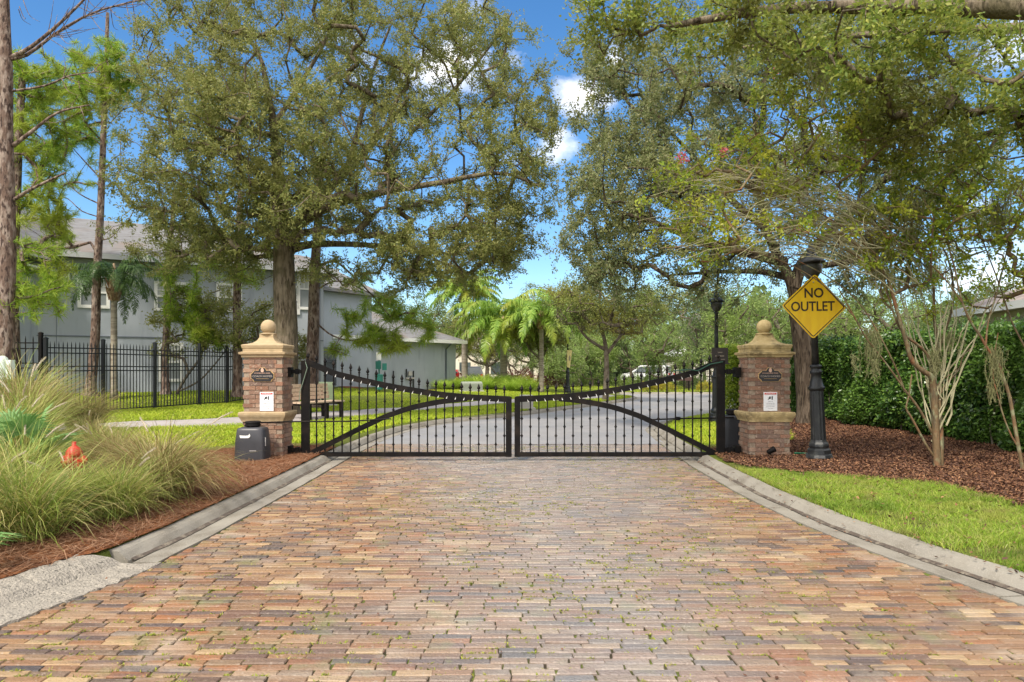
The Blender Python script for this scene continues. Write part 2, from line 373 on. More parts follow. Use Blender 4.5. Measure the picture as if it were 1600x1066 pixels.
def brick_mat():
    m = mat('paver_brick', None, .6, spec=.4, island=[lin((146, 108, 76)), lin((112, 94, 80)), lin((142, 114, 84)), lin((128, 86, 58)), lin((84, 76, 74)), lin((144, 110, 80)), lin((168, 144, 108)), lin((112, 82, 62)), lin((134, 106, 80)), lin((142, 94, 60)), lin((88, 76, 68)), lin((148, 118, 88)), lin((74, 68, 68)), lin((132, 94, 64)), lin((124, 98, 76)), lin((142, 108, 74))],
            noise=[(38, (.36, .29, .23), .58, .8, 6), (2.3, (.37, .30, .23), .55, .85), ((1.4, 9, 1), (.11, .08, .075), .55, .72), ((.5, .9, 1), (.23, .135, .07), .55, .75), (3.3, (.17, .16, .07), .58, .75), ((.9, 4, 1), (.40, .33, .26), .60, .8), (7, (.17, .17, .05), .66, .8)], bump=(55, .8, .012))
    nt = m.node_tree; b = [n for n in nt.nodes if n.type == 'BSDF_PRINCIPLED'][0]; cur = b.inputs['Base Color'].links[0].from_socket
    # worn, dusty wheel zone down the middle of the drive: paler, more polished; sky sheen near the gate painted in as grey
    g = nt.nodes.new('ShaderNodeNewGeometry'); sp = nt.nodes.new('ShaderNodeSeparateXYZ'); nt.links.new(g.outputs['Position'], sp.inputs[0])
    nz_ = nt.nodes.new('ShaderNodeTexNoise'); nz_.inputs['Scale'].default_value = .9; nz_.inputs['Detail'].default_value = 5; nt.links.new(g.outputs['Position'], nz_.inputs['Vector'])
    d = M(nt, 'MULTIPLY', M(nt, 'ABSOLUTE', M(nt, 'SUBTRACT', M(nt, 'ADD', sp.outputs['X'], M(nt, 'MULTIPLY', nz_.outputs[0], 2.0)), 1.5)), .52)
    d = M(nt, 'SUBTRACT', d, M(nt, 'MULTIPLY', M(nt, 'SUBTRACT', sp.outputs['Y'], 6.5), .13, True))  # grey spreads towards the gate: wet sky sheen painted into the colour
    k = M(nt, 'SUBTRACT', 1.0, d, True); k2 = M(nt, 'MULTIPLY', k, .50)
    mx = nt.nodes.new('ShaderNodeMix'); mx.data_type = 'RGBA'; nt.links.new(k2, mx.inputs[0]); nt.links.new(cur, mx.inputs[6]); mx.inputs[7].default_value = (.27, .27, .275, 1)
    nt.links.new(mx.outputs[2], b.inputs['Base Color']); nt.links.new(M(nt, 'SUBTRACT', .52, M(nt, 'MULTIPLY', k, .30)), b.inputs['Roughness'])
    return m
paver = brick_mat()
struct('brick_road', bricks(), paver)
# asphalt road beyond the pavers, one sheet
rd = MB(); ys = np.concatenate([np.arange(13.4, 26, .4), np.arange(26.2, 39.2, .8), [39.3]])
V = []
for y in ys: V += [(xl(y)-.1, y, .004), (min(xr(y), 60)+.1, y, .004)]
rd.add(V, [[2*i, 2*i+1, 2*i+3, 2*i+2] for i in range(len(ys)-1)])
struct('asphalt_road', rd, asph)

# kerbs: gutter pan + sloped back, cast in bays with open joints
def kerb(path, side, bay=2.9, jag=False, w=1.0):
    path = np.array(path, float); seg = np.linalg.norm(np.diff(path, axis=0), axis=1); s = np.concatenate([[0], np.cumsum(seg)])
    mb = MB(); L = s[-1]; n = int(L/bay); prof = [(0.0, -.10), (0, .008), (.205*w, -.002), (.213*w, -.022), (.228*w, -.022), (.236*w, .012), (.285*w, .062), (.31*w, .080), (.385*w, .094), (.40*w, .085), (.40*w, -.1)]
    for k in range(n+1):
        a, b = k*bay+.006, min((k+1)*bay-.006, L)
        if b-a < .2: continue
        m = max(2, int((b-a)/.25)); t = np.linspace(a, b, m)
        px = np.interp(t, s, path[:, 0]); py = np.interp(t, s, path[:, 1])
        e = .2; tx = np.interp(t+e, s, path[:, 0])-np.interp(t-e, s, path[:, 0]); ty = np.interp(t+e, s, path[:, 1])-np.interp(t-e, s, path[:, 1])
        ln = np.hypot(tx, ty)+1e-9; nx, ny = -ty/ln*side, tx/ln*side
        V = []
        for i in range(m):
            for q, (o, z) in enumerate(prof):
                oo = o+(rng.normal(0, .012) if jag and q < 2 else rng.normal(0, .003))
                V.append((px[i]+nx[i]*oo, py[i]+ny[i]*oo, z+rng.normal(0, .0015)))
        K = len(prof); Q = [[i*K+j, i*K+j+1, (i+1)*K+j+1, (i+1)*K+j] for i in range(m-1) for j in range(K-1)]
        mb.add(V, Q); mb.Fc.append(np.array([list(range(K))])+mb.n-len(V)); mb.Fc.append(np.array([list(range((m-1)*K+K-1, (m-1)*K-1, -1))])+mb.n-len(V))
    return mb
lp = [(xl(y), y) for y in np.arange(5.25, 38.9, .25)]; rp = [(xr(y), y) for y in np.concatenate([np.arange(-1, 24, .25), np.arange(24, 26.2, .05)])]
struct('kerb_left', kerb(lp, 1), conc, False)
struct('kerb_right', kerb(rp, -1), conc, False)
struct('kerb_far', kerb([(6.2, 39.0), (12, 39.1), (25, 39.2), (60, 39.2)], 1), conc, False)
def gutter_dirt(path, side):
    path = np.array(path, float); t = np.gradient(path, axis=0); t /= np.linalg.norm(t, axis=1)[:, None]; nn = np.stack([-t[:, 1], t[:, 0]], 1)*side; V = []
    for i, (p, q) in enumerate(zip(path, nn)):
        a = .207-abs(rng.normal(0, .008)); b = .240+.004*math.sin(i*.7); V += [(p[0]+q[0]*a, p[1]+q[1]*a, .0045), (p[0]+q[0]*b, p[1]+q[1]*b, .0185)]
    return MB().add(V, [[2*i, 2*i+1, 2*i+3, 2*i+2] for i in range(len(path)-1)])
dirtm = mat('gutter_dirt', (.09, .07, .055), .95, noise=[(9, (.20, .17, .13), .48, .62), (60, (.04, .03, .025), .5, .7)])
struct('gutter_dirt', gutter_dirt([(xr(y), y) for y in np.arange(-1, 11, .06)], -1), dirtm); struct('gutter_dirt', gutter_dirt([(xl(y), y) for y in np.arange(5.3, 11, .06)], 1), dirtm)
# broken exposed-aggregate bay at the near left
kb = MB(); prof = [(-.04, -.1), (-.03, .012), (.10, .018), (.24, .02), (.31, .070), (.40, .098), (.50, .112), (.55, .10), (.55, -.1)]
yy = np.arange(-1.0, 5.16, .05); Vv = []
for y in yy:
    jy = .09*math.sin(y*9)+.03*math.sin(y*31)
    for q, (o, z) in enumerate(prof):
        Vv.append((xl(y)+.02-o+(rng.normal(0, .012) if q < 2 else 0)+(rng.normal(0, .02) if q > 5 else 0), y+(.22*(.3-o) if y > 5 else 0)+rng.normal(0, .008), z+rng.normal(0, .004)))
K = len(prof); kb.add(Vv, [[i*K+j, i*K+j+1, (i+1)*K+j+1, (i+1)*K+j] for i in range(len(yy)-1) for j in range(K-1)])
kb.Fc.append(np.array([list(range((len(yy)-1)*K+K-1, (len(yy)-1)*K-1, -1))]))
struct('kerb_broken_bay', kb, conc_d, False)

# sidewalks
def ribbon(path, wd, dz=.02, th=.12):
    path = np.array(path, float); t = np.gradient(path, axis=0); t /= np.linalg.norm(t, axis=1)[:, None]; nn = np.stack([-t[:, 1], t[:, 0]], 1)
    V = []
    for p, q in zip(path, nn):
        a, b = p+q*wd/2, p-q*wd/2
        za, zb = float(gh(*a))+dz, float(gh(*b))+dz
        V += [(a[0], a[1], za-th), (a[0], a[1], za), (b[0], b[1], zb), (b[0], b[1], zb-th)]
    n = len(path); return MB().add(V, [[i*4+j, i*4+4+j, i*4+5+j, i*4+1+j] for i in range(n-1) for j in range(3)])
def smooth_path(p, n=60):
    p = np.array(p, float); t = np.arange(len(p)); T = np.linspace(0, len(p)-1, n); o = []
    for x in T:
        i = min(int(x), len(p)-2); u = x-i; p0, p1, p2, p3 = p[max(i-1, 0)], p[i], p[i+1], p[min(i+2, len(p)-1)]
        o.append(.5*((2*p1)+(-p0+p2)*u+(2*p0-5*p1+4*p2-p3)*u*u+(-p0+3*p1-3*p2+p3)*u**3))
    return np.array(o)
sw = smooth_path([(-10.5, 8), (-9.3, 11.5), (-7.6, 14.3), (-6.1, 16.6), (-5.35, 18.8), (-4.3, 21.6), (-2.6, 24.6), (-.2, 27.6), (2.6, 30.5), (4.4, 33.6), (3.8, 37)])
struct('sidewalk', ribbon(sw, 1.35), walkm)

# mulch beds
def patch(poly, dz, nx=40, noise_edge=.12, inside=None):
    """sheet following the ground inside a ragged polygon"""
    poly = np.array(poly, float); x0, y0 = poly.min(0)-.3; x1, y1 = poly.max(0)+.3; st = .14
    X = np.arange(x0, x1, st); Y = np.arange(y0, y1, st); gx, gy = np.meshgrid(X, Y)
    ex = gx+noise_edge*np.sin(gy*5.1)+noise_edge*.6*np.sin(gy*13); ey = gy+noise_edge*np.sin(gx*4.3)+noise_edge*.5*np.sin(gx*11)
    ins = inpoly(ex, ey, poly)
    m = len(X)
    a_, b_ = xl(gy)-.375-.13*(gy < 5.1), xr(gy)+.375; mid_ = (a_+b_)/2
    lc = (gx > a_) & (gx < mid_); rc = (gx < b_) & (gx >= mid_); far_ = (lc & (gx-a_ > .3)) | (rc & (b_-gx > .3))
    gx = np.where(lc, a_, np.where(rc, b_, gx)); ins &= ~far_
    V = np.stack([gx.ravel(), gy.ravel(), (gh(gx, gy)+dz).ravel()+rng.normal(0, .004, gx.size)], 1)
    c = ins[:-1, :-1] & ins[1:, :-1] & ins[:-1, 1:] & ins[1:, 1:]
    r, q = np.nonzero(c); a = r*m+q
    return MB().add(V, np.stack([a, a+1, a+m+1, a+m], 1))
def inpoly(x, y, poly):
    ins = np.zeros(np.shape(x), bool); n = len(poly)
    for i in range(n):
        (ax, ay), (bx, by) = poly[i], poly[(i+1) % n]
        c = ((ay > y) != (by > y)) & (x < (bx-ax)*(y-ay)/(by-ay+1e-12)+ax); ins ^= c
    return ins
PL = [(-2.6, -1), (-2.6, 11.3), (-3.35, 12.3), (-4.6, 12.4), (-5.2, 11.2), (-7.5, 11.0), (-9, 9), (-9, -1)]
PR = [(3.25, 9.7), (4.06, 8.66), (4.94, 7.75), (4.95, 6.5), (5.0, 3), (9.2, 3), (9.2, 24), (7.2, 24), (6.2, 17.5), (5.2, 12.6), (3.4, 11.9), (3.2, 10.6)]
mulchL = mat('pine_straw_soil', (.20, .075, .03), .95, spec=.1, noise=[(25, (.09, .035, .02), .45, .6), (60, (.34, .15, .07), .5, .7)], bump=(60, 1, .03))
mulchR = mat('bark_mulch_soil', (.10, .05, .035), .95, spec=.1, noise=[(25, (.05, .022, .015), .45, .6), (50, (.22, .11, .07), .52, .7)], bump=(50, 1, .04))
struct('mulch_bed_left', patch(PL, .012), mulchL); struct('mulch_bed_right', patch(PR, .014), mulchR)
PH = [(-8.3, 31.9), (-3.1, 38.5), (-2.6, 38.0), (-7.6, 31.2)]
struct('mulch_strip', patch(PH, .02, noise_edge=.05), mulchL)

def rand_in(poly, n):
    poly = np.array(poly); x0, y0 = poly.min(0); x1, y1 = poly.max(0); P_ = np.zeros((0, 2))
    while len(P_) < n:
        p = np.stack([rng.uniform(x0, x1, n*2), rng.uniform(y0, y1, n*2)], 1); P_ = np.concatenate([P_, p[inpoly(p[:, 0], p[:, 1], poly)]])
    return P_[:n]
def view_thin(p, keep=1.0, near=6.):
    d = np.hypot(p[:, 0], p[:, 1]); return p[rng.random(len(p)) < keep*np.minimum(1, (near/np.maximum(d, .1))**1.3)]
def chips(p, L, Wd, tilt, z0=.02, zr=.02):
    n = len(p); a = rng.uniform(0, 2*math.pi, n); t = rng.normal(0, tilt, n); l = L*rng.uniform(.5, 1.3, n)/2; wv = Wd*rng.uniform(.5, 1.4, n)/2
    u = np.stack([np.cos(a)*np.cos(t), np.sin(a)*np.cos(t), np.sin(t)], 1); v = np.stack([-np.sin(a), np.cos(a), rng.normal(0, tilt, n)], 1)
    c = np.stack([p[:, 0], p[:, 1], gh(p[:, 0], p[:, 1])+z0+rng.uniform(0, zr, n)], 1)
    V = np.stack([c-u*l[:, None]-v*wv[:, None]*.7, c+u*l[:, None]*.9-v*wv[:, None], c+u*l[:, None]+v*wv[:, None]*.6, c-u*l[:, None]*.8+v*wv[:, None]], 1).reshape(-1, 3)
    return MB().add(V, np.arange(n*4).reshape(-1, 4))
strawm = mat('pine_straw', None, .8, spec=.2, island=[(.27, .135, .075), (.17, .075, .04), (.38, .23, .14), (.12, .06, .035), (.29, .155, .085)])
barkm = mat('bark_chips', None, .8, spec=.25, island=[(.15, .065, .035), (.07, .032, .02), (.22, .10, .05), (.10, .05, .03), (.34, .18, .09), (.13, .07, .05), (.06, .03, .02)])
PS = view_thin(rand_in(PL, 125000), 1, 8); PS = PS[PS[:, 0] < xl(PS[:, 1])-.385-.12*(PS[:, 1] < 5.2)+rng.exponential(.018, len(PS))]
struct('pine_straw', chips(PS, .14, .004, .22), strawm, kind='stuff')
struct('bark_mulch', chips(view_thin(rand_in(PR, 170000), 1, 10), .038, .015, .4), barkm, kind='stuff')

# grass
def blades(p, h, wd, z=None, lean=.5):
    n = len(p); a = rng.uniform(0, 2*math.pi, n); hh = h*rng.uniform(.45, 1.3, n); ln = hh*lean*rng.uniform(.1, 1.5, n); b = rng.uniform(0, 2*math.pi, n)
    z0 = gh(p[:, 0], p[:, 1]) if z is None else z
    base = np.stack([p[:, 0], p[:, 1], z0-.005], 1); s_ = np.stack([np.cos(a), np.sin(a), 0*a], 1)*(wd*rng.uniform(.6, 1.3, n)/2)[:, None]
    d = np.stack([np.cos(b)*ln, np.sin(b)*ln, hh], 1); mid = base+d*np.array([.35, .35, .6])
    V = np.stack([base-s_, base+s_, mid+s_*.8, base+d, mid-s_*.8], 1).reshape(-1, 3); o = np.arange(n)[:, None]*5
    return MB().add(V, o+np.array([0, 1, 2, 4]), o+np.array([4, 2, 3]))
grassm = mat('lawn_grass', None, .5, spec=.3, island=[(.15, .28, .02), (.24, .40, .03), (.36, .50, .05), (.44, .46, .10), (.20, .34, .03), (.40, .34, .15), (.28, .44, .04)], noise=[(2.6, (.36, .40, .08), .5, .66, 3), (1.1, (.12, .22, .02), .52, .68, 3), (5, (.33, .28, .12), .6, .75, 3)], trans=.35)
grassy = mat('lawn_grass_sunny', None, .5, spec=.3, island=[(.27, .40, .02), (.37, .50, .03), (.47, .57, .05), (.54, .56, .09)], noise=[(1.2, (.52, .58, .05), .5, .7, 3)], trans=.35)
PV = [(3.1, 3), (3.1, 9.6), (4.06, 8.75), (4.98, 7.85), (5.0, 6.5), (5.1, 3)]
pv = rand_in(PV, 130000); keepn = np.array([mnoise.noise(Vector((x*1.3, y*1.3, 3))) for x, y in pv]); k3 = np.array([mnoise.noise(Vector((x*3.4, y*3.4, 8))) for x, y in pv]); pv = pv[((keepn > -.32+.3*rng.random(len(pv))) & (k3 > -.30+.2*rng.random(len(pv)))) | (rng.random(len(pv)) < .10)]
vl = view_thin(rand_in([(3.22, 3), (3.22, 9.8), (4.1, 8.9), (5.1, 8.0), (5.2, 3)], 520), 1, 9); struct('verge_litter', chips(vl, .034, .016, .5, .02, .04), barkm, kind='stuff')
pv = pv[pv[:, 0] > xr(pv[:, 1])+.395-rng.exponential(.012, len(pv))]
struct('verge_grass', blades(pv, .055, .006, lean=1.0), grassm, kind='stuff')
PG = [[(-3.6, 12.6), (-5.0, 12.5), (-5.3, 11.4), (-9.2, 10.8), (-7.0, 14.2), (-5.4, 16.6), (-4.7, 18.8), (-3.6, 21.4), (-1.9, 24.2), (.6, 27.2), (3.2, 30), (5.0, 33), (5.9, 34.5), (5.7, 32.5), (4.2, 29.4), (2.5, 26.3), (.3, 22.3), (-.5, 21), (-1.8, 19.2), (-2.5, 18), (-3.0, 16.4), (-3.25, 14.5)],
      [(-12, 9), (-10.2, 11.4), (-8.3, 14.8), (-6.8, 17.0), (-6.0, 19.2), (-5.0, 22.0), (-3.2, 25.2), (-.8, 28.2), (2.0, 31), (3.6, 34), (3.1, 37), (2, 41), (-3, 38.2), (-7.8, 31), (-7.9, 28.4), (-16.2, 23.9), (-20, 21), (-16, 12)],
      [(3.45, 12.4), (3.55, 14.2), (3.75, 16.4), (4.4, 18.3), (5.5, 20), (7.2, 22.2), (9, 23.8), (14, 24.6), (14, 20), (9.5, 19), (7.2, 18.5), (5.6, 13.5), (5.2, 12.7)],
      [(2, 41), (2, 52), (30, 52), (30, 40.2), (8, 39.9), (5, 39.8)]]
allp = np.concatenate([view_thin(rand_in(PG[0], 60000), 1, 17), view_thin(rand_in(PG[1], 190000), 1, 17), view_thin(rand_in(PG[2], 45000), 1, 17), rand_in(PG[3], 20000)])
struct('lawn_grass', blades(allp, .06, .02, lean=.8), grassy, kind='stuff')
# weeds and moss in the joints
wp = []
for _ in range(4600):
    y = 1.9+11.2*rng.random()**1.1; x = rng.uniform(xl(y), xr(y))
    if mnoise.noise(Vector((x*.7, y*.5, 1.7)))+rng.normal(0, .12) < -.08: continue
    k = round((y-1.2)/.0645); yj = 1.2+k*.0645+.010*math.sin(x*1.7+y*.6)
    n = int(rng.integers(5, 30)); sp = rng.uniform(.006, .045)
    wp.append(np.stack([x+rng.normal(0, sp, n), yj+rng.normal(0, .0035+sp*.08, n)], 1))
wp = np.concatenate(wp)
weedm = mat('joint_moss', None, .8, spec=.2, island=[(.18, .22, .03), (.30, .33, .05), (.11, .13, .03), (.40, .40, .08), (.22, .17, .06)], trans=.2)
struct('joint_weeds', blades(wp, .016, .011, z=np.full(len(wp), -.006), lean=1.2), weedm, kind='stuff')
lp_ = np.concatenate([np.stack([rng.uniform(-3, 3.1, 260), rng.uniform(2.5, 12, 260)], 1), np.stack([xr(np.linspace(4, 11, 160))+rng.uniform(.15, .45, 160), np.linspace(4, 11, 160)], 1)])
n = len(lp_); a = rng.uniform(0, 6.28, n); l = rng.uniform(.008, .022, n)
u = np.stack([np.cos(a), np.sin(a), rng.normal(0, .3, n)], 1)*l[:, None]; v = np.stack([-np.sin(a), np.cos(a), rng.normal(0, .3, n)], 1)*(l*.45)[:, None]
inr = (lp_[:, 0] > xl(lp_[:, 1])+.05) & (lp_[:, 0] < xr(lp_[:, 1])-.05)
c = np.stack([lp_[:, 0], lp_[:, 1], np.where(inr, .010, .03)+0*a], 1); c[~inr, 2] = np.interp(lp_[~inr, 0]-xr(lp_[~inr, 1]), [0, .2, .33, .5], [.02, .012, .11, .12])
struct('fallen_leaves', MB().add(np.stack([c-u, c-v, c+u, c+v], 1).reshape(-1, 3), np.arange(n*4).reshape(-1, 4)), barkm, kind='stuff')

# ------------------------------------------------------------------ gate piers
def pier(cx, w, name_lab, st, sc):
    g0 = .02; cy = 11.06; t = thing('gate_pier', name_lab, 'pillar', (cx, cy, g0), group='brick piers either side of the gate')
    hw = w/2; cyw = cy-hw+.25; core = MB().box(cx-hw+.012, cx+hw-.012, cy-hw+.012, cy-hw+.488, g0-.1, 1.67)
    shafts = [MB(), MB()]; z = g0-.04; r = 0; pitch = .069
    while z < 1.655:
        zt = min(z+pitch-.009, 1.668)
        shaft = shafts[0 if z < .7 else 1]
        if not (.655 < z+.03 < .79):
            for side in range(4):
                off = (r % 2)*.105; hl = hw if side % 2 == 0 else .25; s0 = -hl+(.1 if (side % 2) == (r % 2) else 0)
                s1 = hl-(0 if (side % 2) == (r % 2) else .1)
                s = s0
                while s < s1-.02:
                    e = min(s+.2+rng.normal(0, .004), s1)
                    if s1-e < .06: e = s1
                    d = rng.normal(0, .0018); a_, b_ = s, e-.009 if e < s1 else e
                    o = hw+d
                    if side == 0: shaft.box(cx+a_, cx+b_, cy-o, cy-o+.1, z, zt)
                    elif side == 2: shaft.box(cx-b_, cx-a_, cyw+.25+d-.1, cyw+.25+d, z, zt)
                    elif side == 1: shaft.box(cx+o-.1, cx+o, cyw+a_, cyw+b_, z, zt)
                    else: shaft.box(cx-o, cx-o+.1, cyw-b_, cyw-a_, z, zt)
                    s = e
        z += pitch; r += 1
    sh = obj('brick_shaft', shafts[0], pbrick, t); obj('brick_shaft', shafts[1], pbrick, t); obj('mortar_core', core, mortar, sh)
    sqz = lambda mb_: mb_.xf(Matrix.Translation((0, cyw, 0))@Matrix.Diagonal((1, (.25+.045)/(hw+.045), 1, 1))@Matrix.Translation((0, -cyw, 0)))
    bm = sqz(MB().lathe([(hw-.01, .648), (hw+.015, .652), (hw+.018, .672), (hw+.03, .70), (hw+.05, .735), (hw+.058, .76), (hw+.058, .79), (hw+.045, .805), (hw-.01, .81)], c=(cx, cyw), sq=True))
    obj('belt_moulding', bm, st, t)
    cap = sqz(MB().lathe([(hw-.01, 1.665), (hw+.015, 1.668), (hw+.02, 1.70), (hw+.05, 1.715), (hw+.055, 1.745), (hw+.0, 1.757), (hw+.0, 1.80), (hw+.012, 1.815), (hw+.022, 1.855), (hw+.01, 1.868), (hw-.06, 1.88), (hw-.125, 1.90), (hw-.17, 1.935), (hw-.20, 1.985), (.11, 2.03), (.11, 2.04)], c=(cx, cyw), sq=True))
    co = obj('cap', cap, st, t)
    a = np.linspace(-math.pi/2+.35, math.pi/2-.02, 14)
    obj('collar', MB().lathe([(.09, 2.03), (.125, 2.038), (.13, 2.05), (.10, 2.062)], 24, (cx, cyw)), st, co, True)
    obj('ball_finial', MB().lathe([(.118*math.cos(q), 2.158+.118*math.sin(q)) for q in a], 28, (cx, cyw)), st, t, True)
    return t
txt_cache = {}
def text_obj(body, size, mat_, parent, loc, rotx=90, rotz=0, ext=.001, bold=.0, name='lettering', sx=1.0, roty=0):
    cu = bpy.data.curves.new('t', 'FONT'); cu.body = body; cu.size = size; cu.align_x = 'CENTER'; cu.align_y = 'CENTER'; cu.extrude = ext; cu.offset = bold; cu.resolution_u = 3
    ob = bpy.data.objects.new('t', cu); C.objects.link(ob)
    dg = bpy.context.evaluated_depsgraph_get(); me = bpy.data.meshes.new_from_object(ob.evaluated_get(dg))
    bpy.data.objects.remove(ob); bpy.data.curves.remove(cu); me.name = name
    me.transform(Matrix.Rotation(R(rotz), 4, 'Z')@Matrix.Rotation(R(roty), 4, 'Y')@Matrix.Rotation(R(rotx), 4, 'X')@Matrix.Diagonal((sx, 1, 1, 1)))
    o = bpy.data.objects.new(name, me); C.objects.link(o); me.materials.clear(); me.materials.append(mat_)
    o.parent = parent; o.location = Vector([float(v) for v in loc])-Vector(wloc(parent)); return o
def plaque(cx, yf, which):
    t = thing('name_plaque', f'small black and gold shaped plaque reading COACH HOMES on the {which} brick pier', 'plaque', (cx, yf, 1.38), group='plaques on the gate piers')
    def outline(k):
        a, b, n = .175*k, .095, .045
        pts = [(-a+n, -b*k), (a-n, -b*k)]
        pts += [(a-n+.012, -b*k+n*.6), (a-.006, -b*k+n), (a, -b*k+n), (a, b*k*.72-n), (a-.008, b*k*.72-n), (a-n, b*k*.72-.01), (a-n, b*k*.72), (.062*k, b*k*.72)]
        for q in np.linspace(.15, math.pi-.15, 9): pts.append((.058*k*math.cos(q), b*k*.72+.052*k*math.sin(q)))
        pts += [(-.062*k, b*k*.72), (-a+n, b*k*.72), (-a+n, b*k*.72-.01), (-a+.008, b*k*.72-n), (-a, b*k*.72-n), (-a, -b*k+n), (-a+.006, -b*k+n), (-a+n-.012, -b*k+n*.6)]
        return [(x+cx, z+1.385) for x, z in pts]
    obj('gold_border', MB().prism(outline(1.06), yf-.012, yf+.004), gold, t)
    f = obj('panel', MB().prism(outline(1.0), yf-.018, yf-.0115), plaq, t)
    em = [(cx+.024*math.cos(q)*(1-.25*math.sin(q)), 1.466+.036*math.sin(q)) for q in np.linspace(0, 2*math.pi, 14)[:-1]]
    obj('pine_cone_emblem', MB().prism(em, yf-.022, yf-.0185), pinkg, f)
    text_obj('STONELAKE PARK', .026, pinkg, f, (cx, yf-.0195, 1.416), sx=1.2)
    text_obj('COACH HOMES', .040, gold_l, f, (cx, yf-.0195, 1.368), sx=1.08)
    obj('underline', MB().box(cx-.10, cx+.10, yf-.0205, yf-.0185, 1.328, 1.3315), gold, f)
def notice(cx, yf, which):
    t = thing('warning_notice', f'white warning notice with red heading fixed below the plaque on the {which} pier', 'notice', (cx, yf, .97), group='warning notices on the gate piers')
    z0, z1 = .825, 1.12; hw = .107
    b = obj('board', MB().box(cx-hw, cx+hw, yf-.008, yf+.004, z0, z1), paperw, t)
    obj('red_heading', MB().box(cx-.093, cx+.093, yf-.0105, yf-.0085, 1.082, 1.108), redm, b)
    text_obj('WARNING', .024, paperw, b, (cx, yf-.012, 1.095), sx=1.3)
    pg = MB()
    pg.prism([(cx+.018, 1.0), (cx+.036, 1.0), (cx+.036, 1.06), (cx+.018, 1.05)], yf-.0105, yf-.0085)
    pg.prism([(cx-.03, 1.03), (cx-.012, 1.05), (cx+.006, 1.04), (cx+.004, 1.015), (cx-.012, 1.01), (cx-.026, 1.015)], yf-.0105, yf-.0085)
    pg.prism([(cx-.042, 1.0), (cx-.03, 1.0), (cx+.0, 1.05), (cx-.008, 1.055)], yf-.0112, yf-.0106)
    obj('pictogram', pg, plaq, b)
    for k in range(5): 
        text_obj(['STAY CLEAR', 'moving gate can cause', 'serious injury or death', 'operate only when gate', 'area is in sight'][k], .014, mat_grey, b, (cx, yf-.0095, .97-.026*k))
mat_grey = mat('notice_print', (.32, .32, .34), .6)
pier(-3.925, .625, 'left brick gate pier with pale tan stone cap, black box at its foot', stone, 1)
pier(4.055, .655, 'right brick gate pier with darker weathered stone cap, beside the sign post', stone_w, 1)
plaque(-3.925, 11.06-.3125, 'left'); plaque(4.055, 11.06-.3275, 'right')
notice(-3.86, 11.06-.3125, 'left'); notice(4.06, 11.06-.3275, 'right')

# ------------------------------------------------------------------ driveway gate
GY = 11.06; S_ = F/GY
def gx_(px): return (px-800)/S_
def gz_(py): return 1.5-(py-575)/S_
def bar2(mb, pts, wd, d0, d1):         # flat bar following pts (x,z) in the gate plane
    pts = np.array(pts, float); t = np.gradient(pts, axis=0); t /= np.linalg.norm(t, axis=1)[:, None]; nn = np.stack([-t[:, 1], t[:, 0]], 1)*wd/2
    V = []
    for p, q in zip(pts, nn): V += [(p[0]-q[0], d0, p[1]-q[1]), (p[0]+q[0], d0, p[1]+q[1]), (p[0]+q[0], d1, p[1]+q[1]), (p[0]-q[0], d1, p[1]-q[1])]
    n = len(pts); mb.add(V, [[i*4+j, i*4+(j+1) % 4, i*4+4+(j+1) % 4, i*4+4+j] for i in range(n-1) for j in range(4)])
    mb.Fc.append(np.array([[3, 2, 1, 0]])+mb.n-len(V)); mb.Fc.append(np.array([[0, 1, 2, 3]])+mb.n-4); return mb
tr = smooth_path([(478, 565.5), (500, 574), (521, 583), (552, 591), (584, 598.5), (616, 605), (648, 610.5), (676, 615), (705, 618.5), (745, 621.5), (797, 624)], 50)
TR = np.stack([gx_(tr[:, 0]), gz_(tr[:, 1])], 1)
br = smooth_path([(482, 711), (510, 696), (538, 682), (560, 671), (581, 661), (600, 652), (619, 645), (640, 638), (659, 633.5), (682, 629), (705, 625.5), (730, 623)], 40)
BR = np.stack([gx_(br[:, 0]), gz_(br[:, 1])], 1)
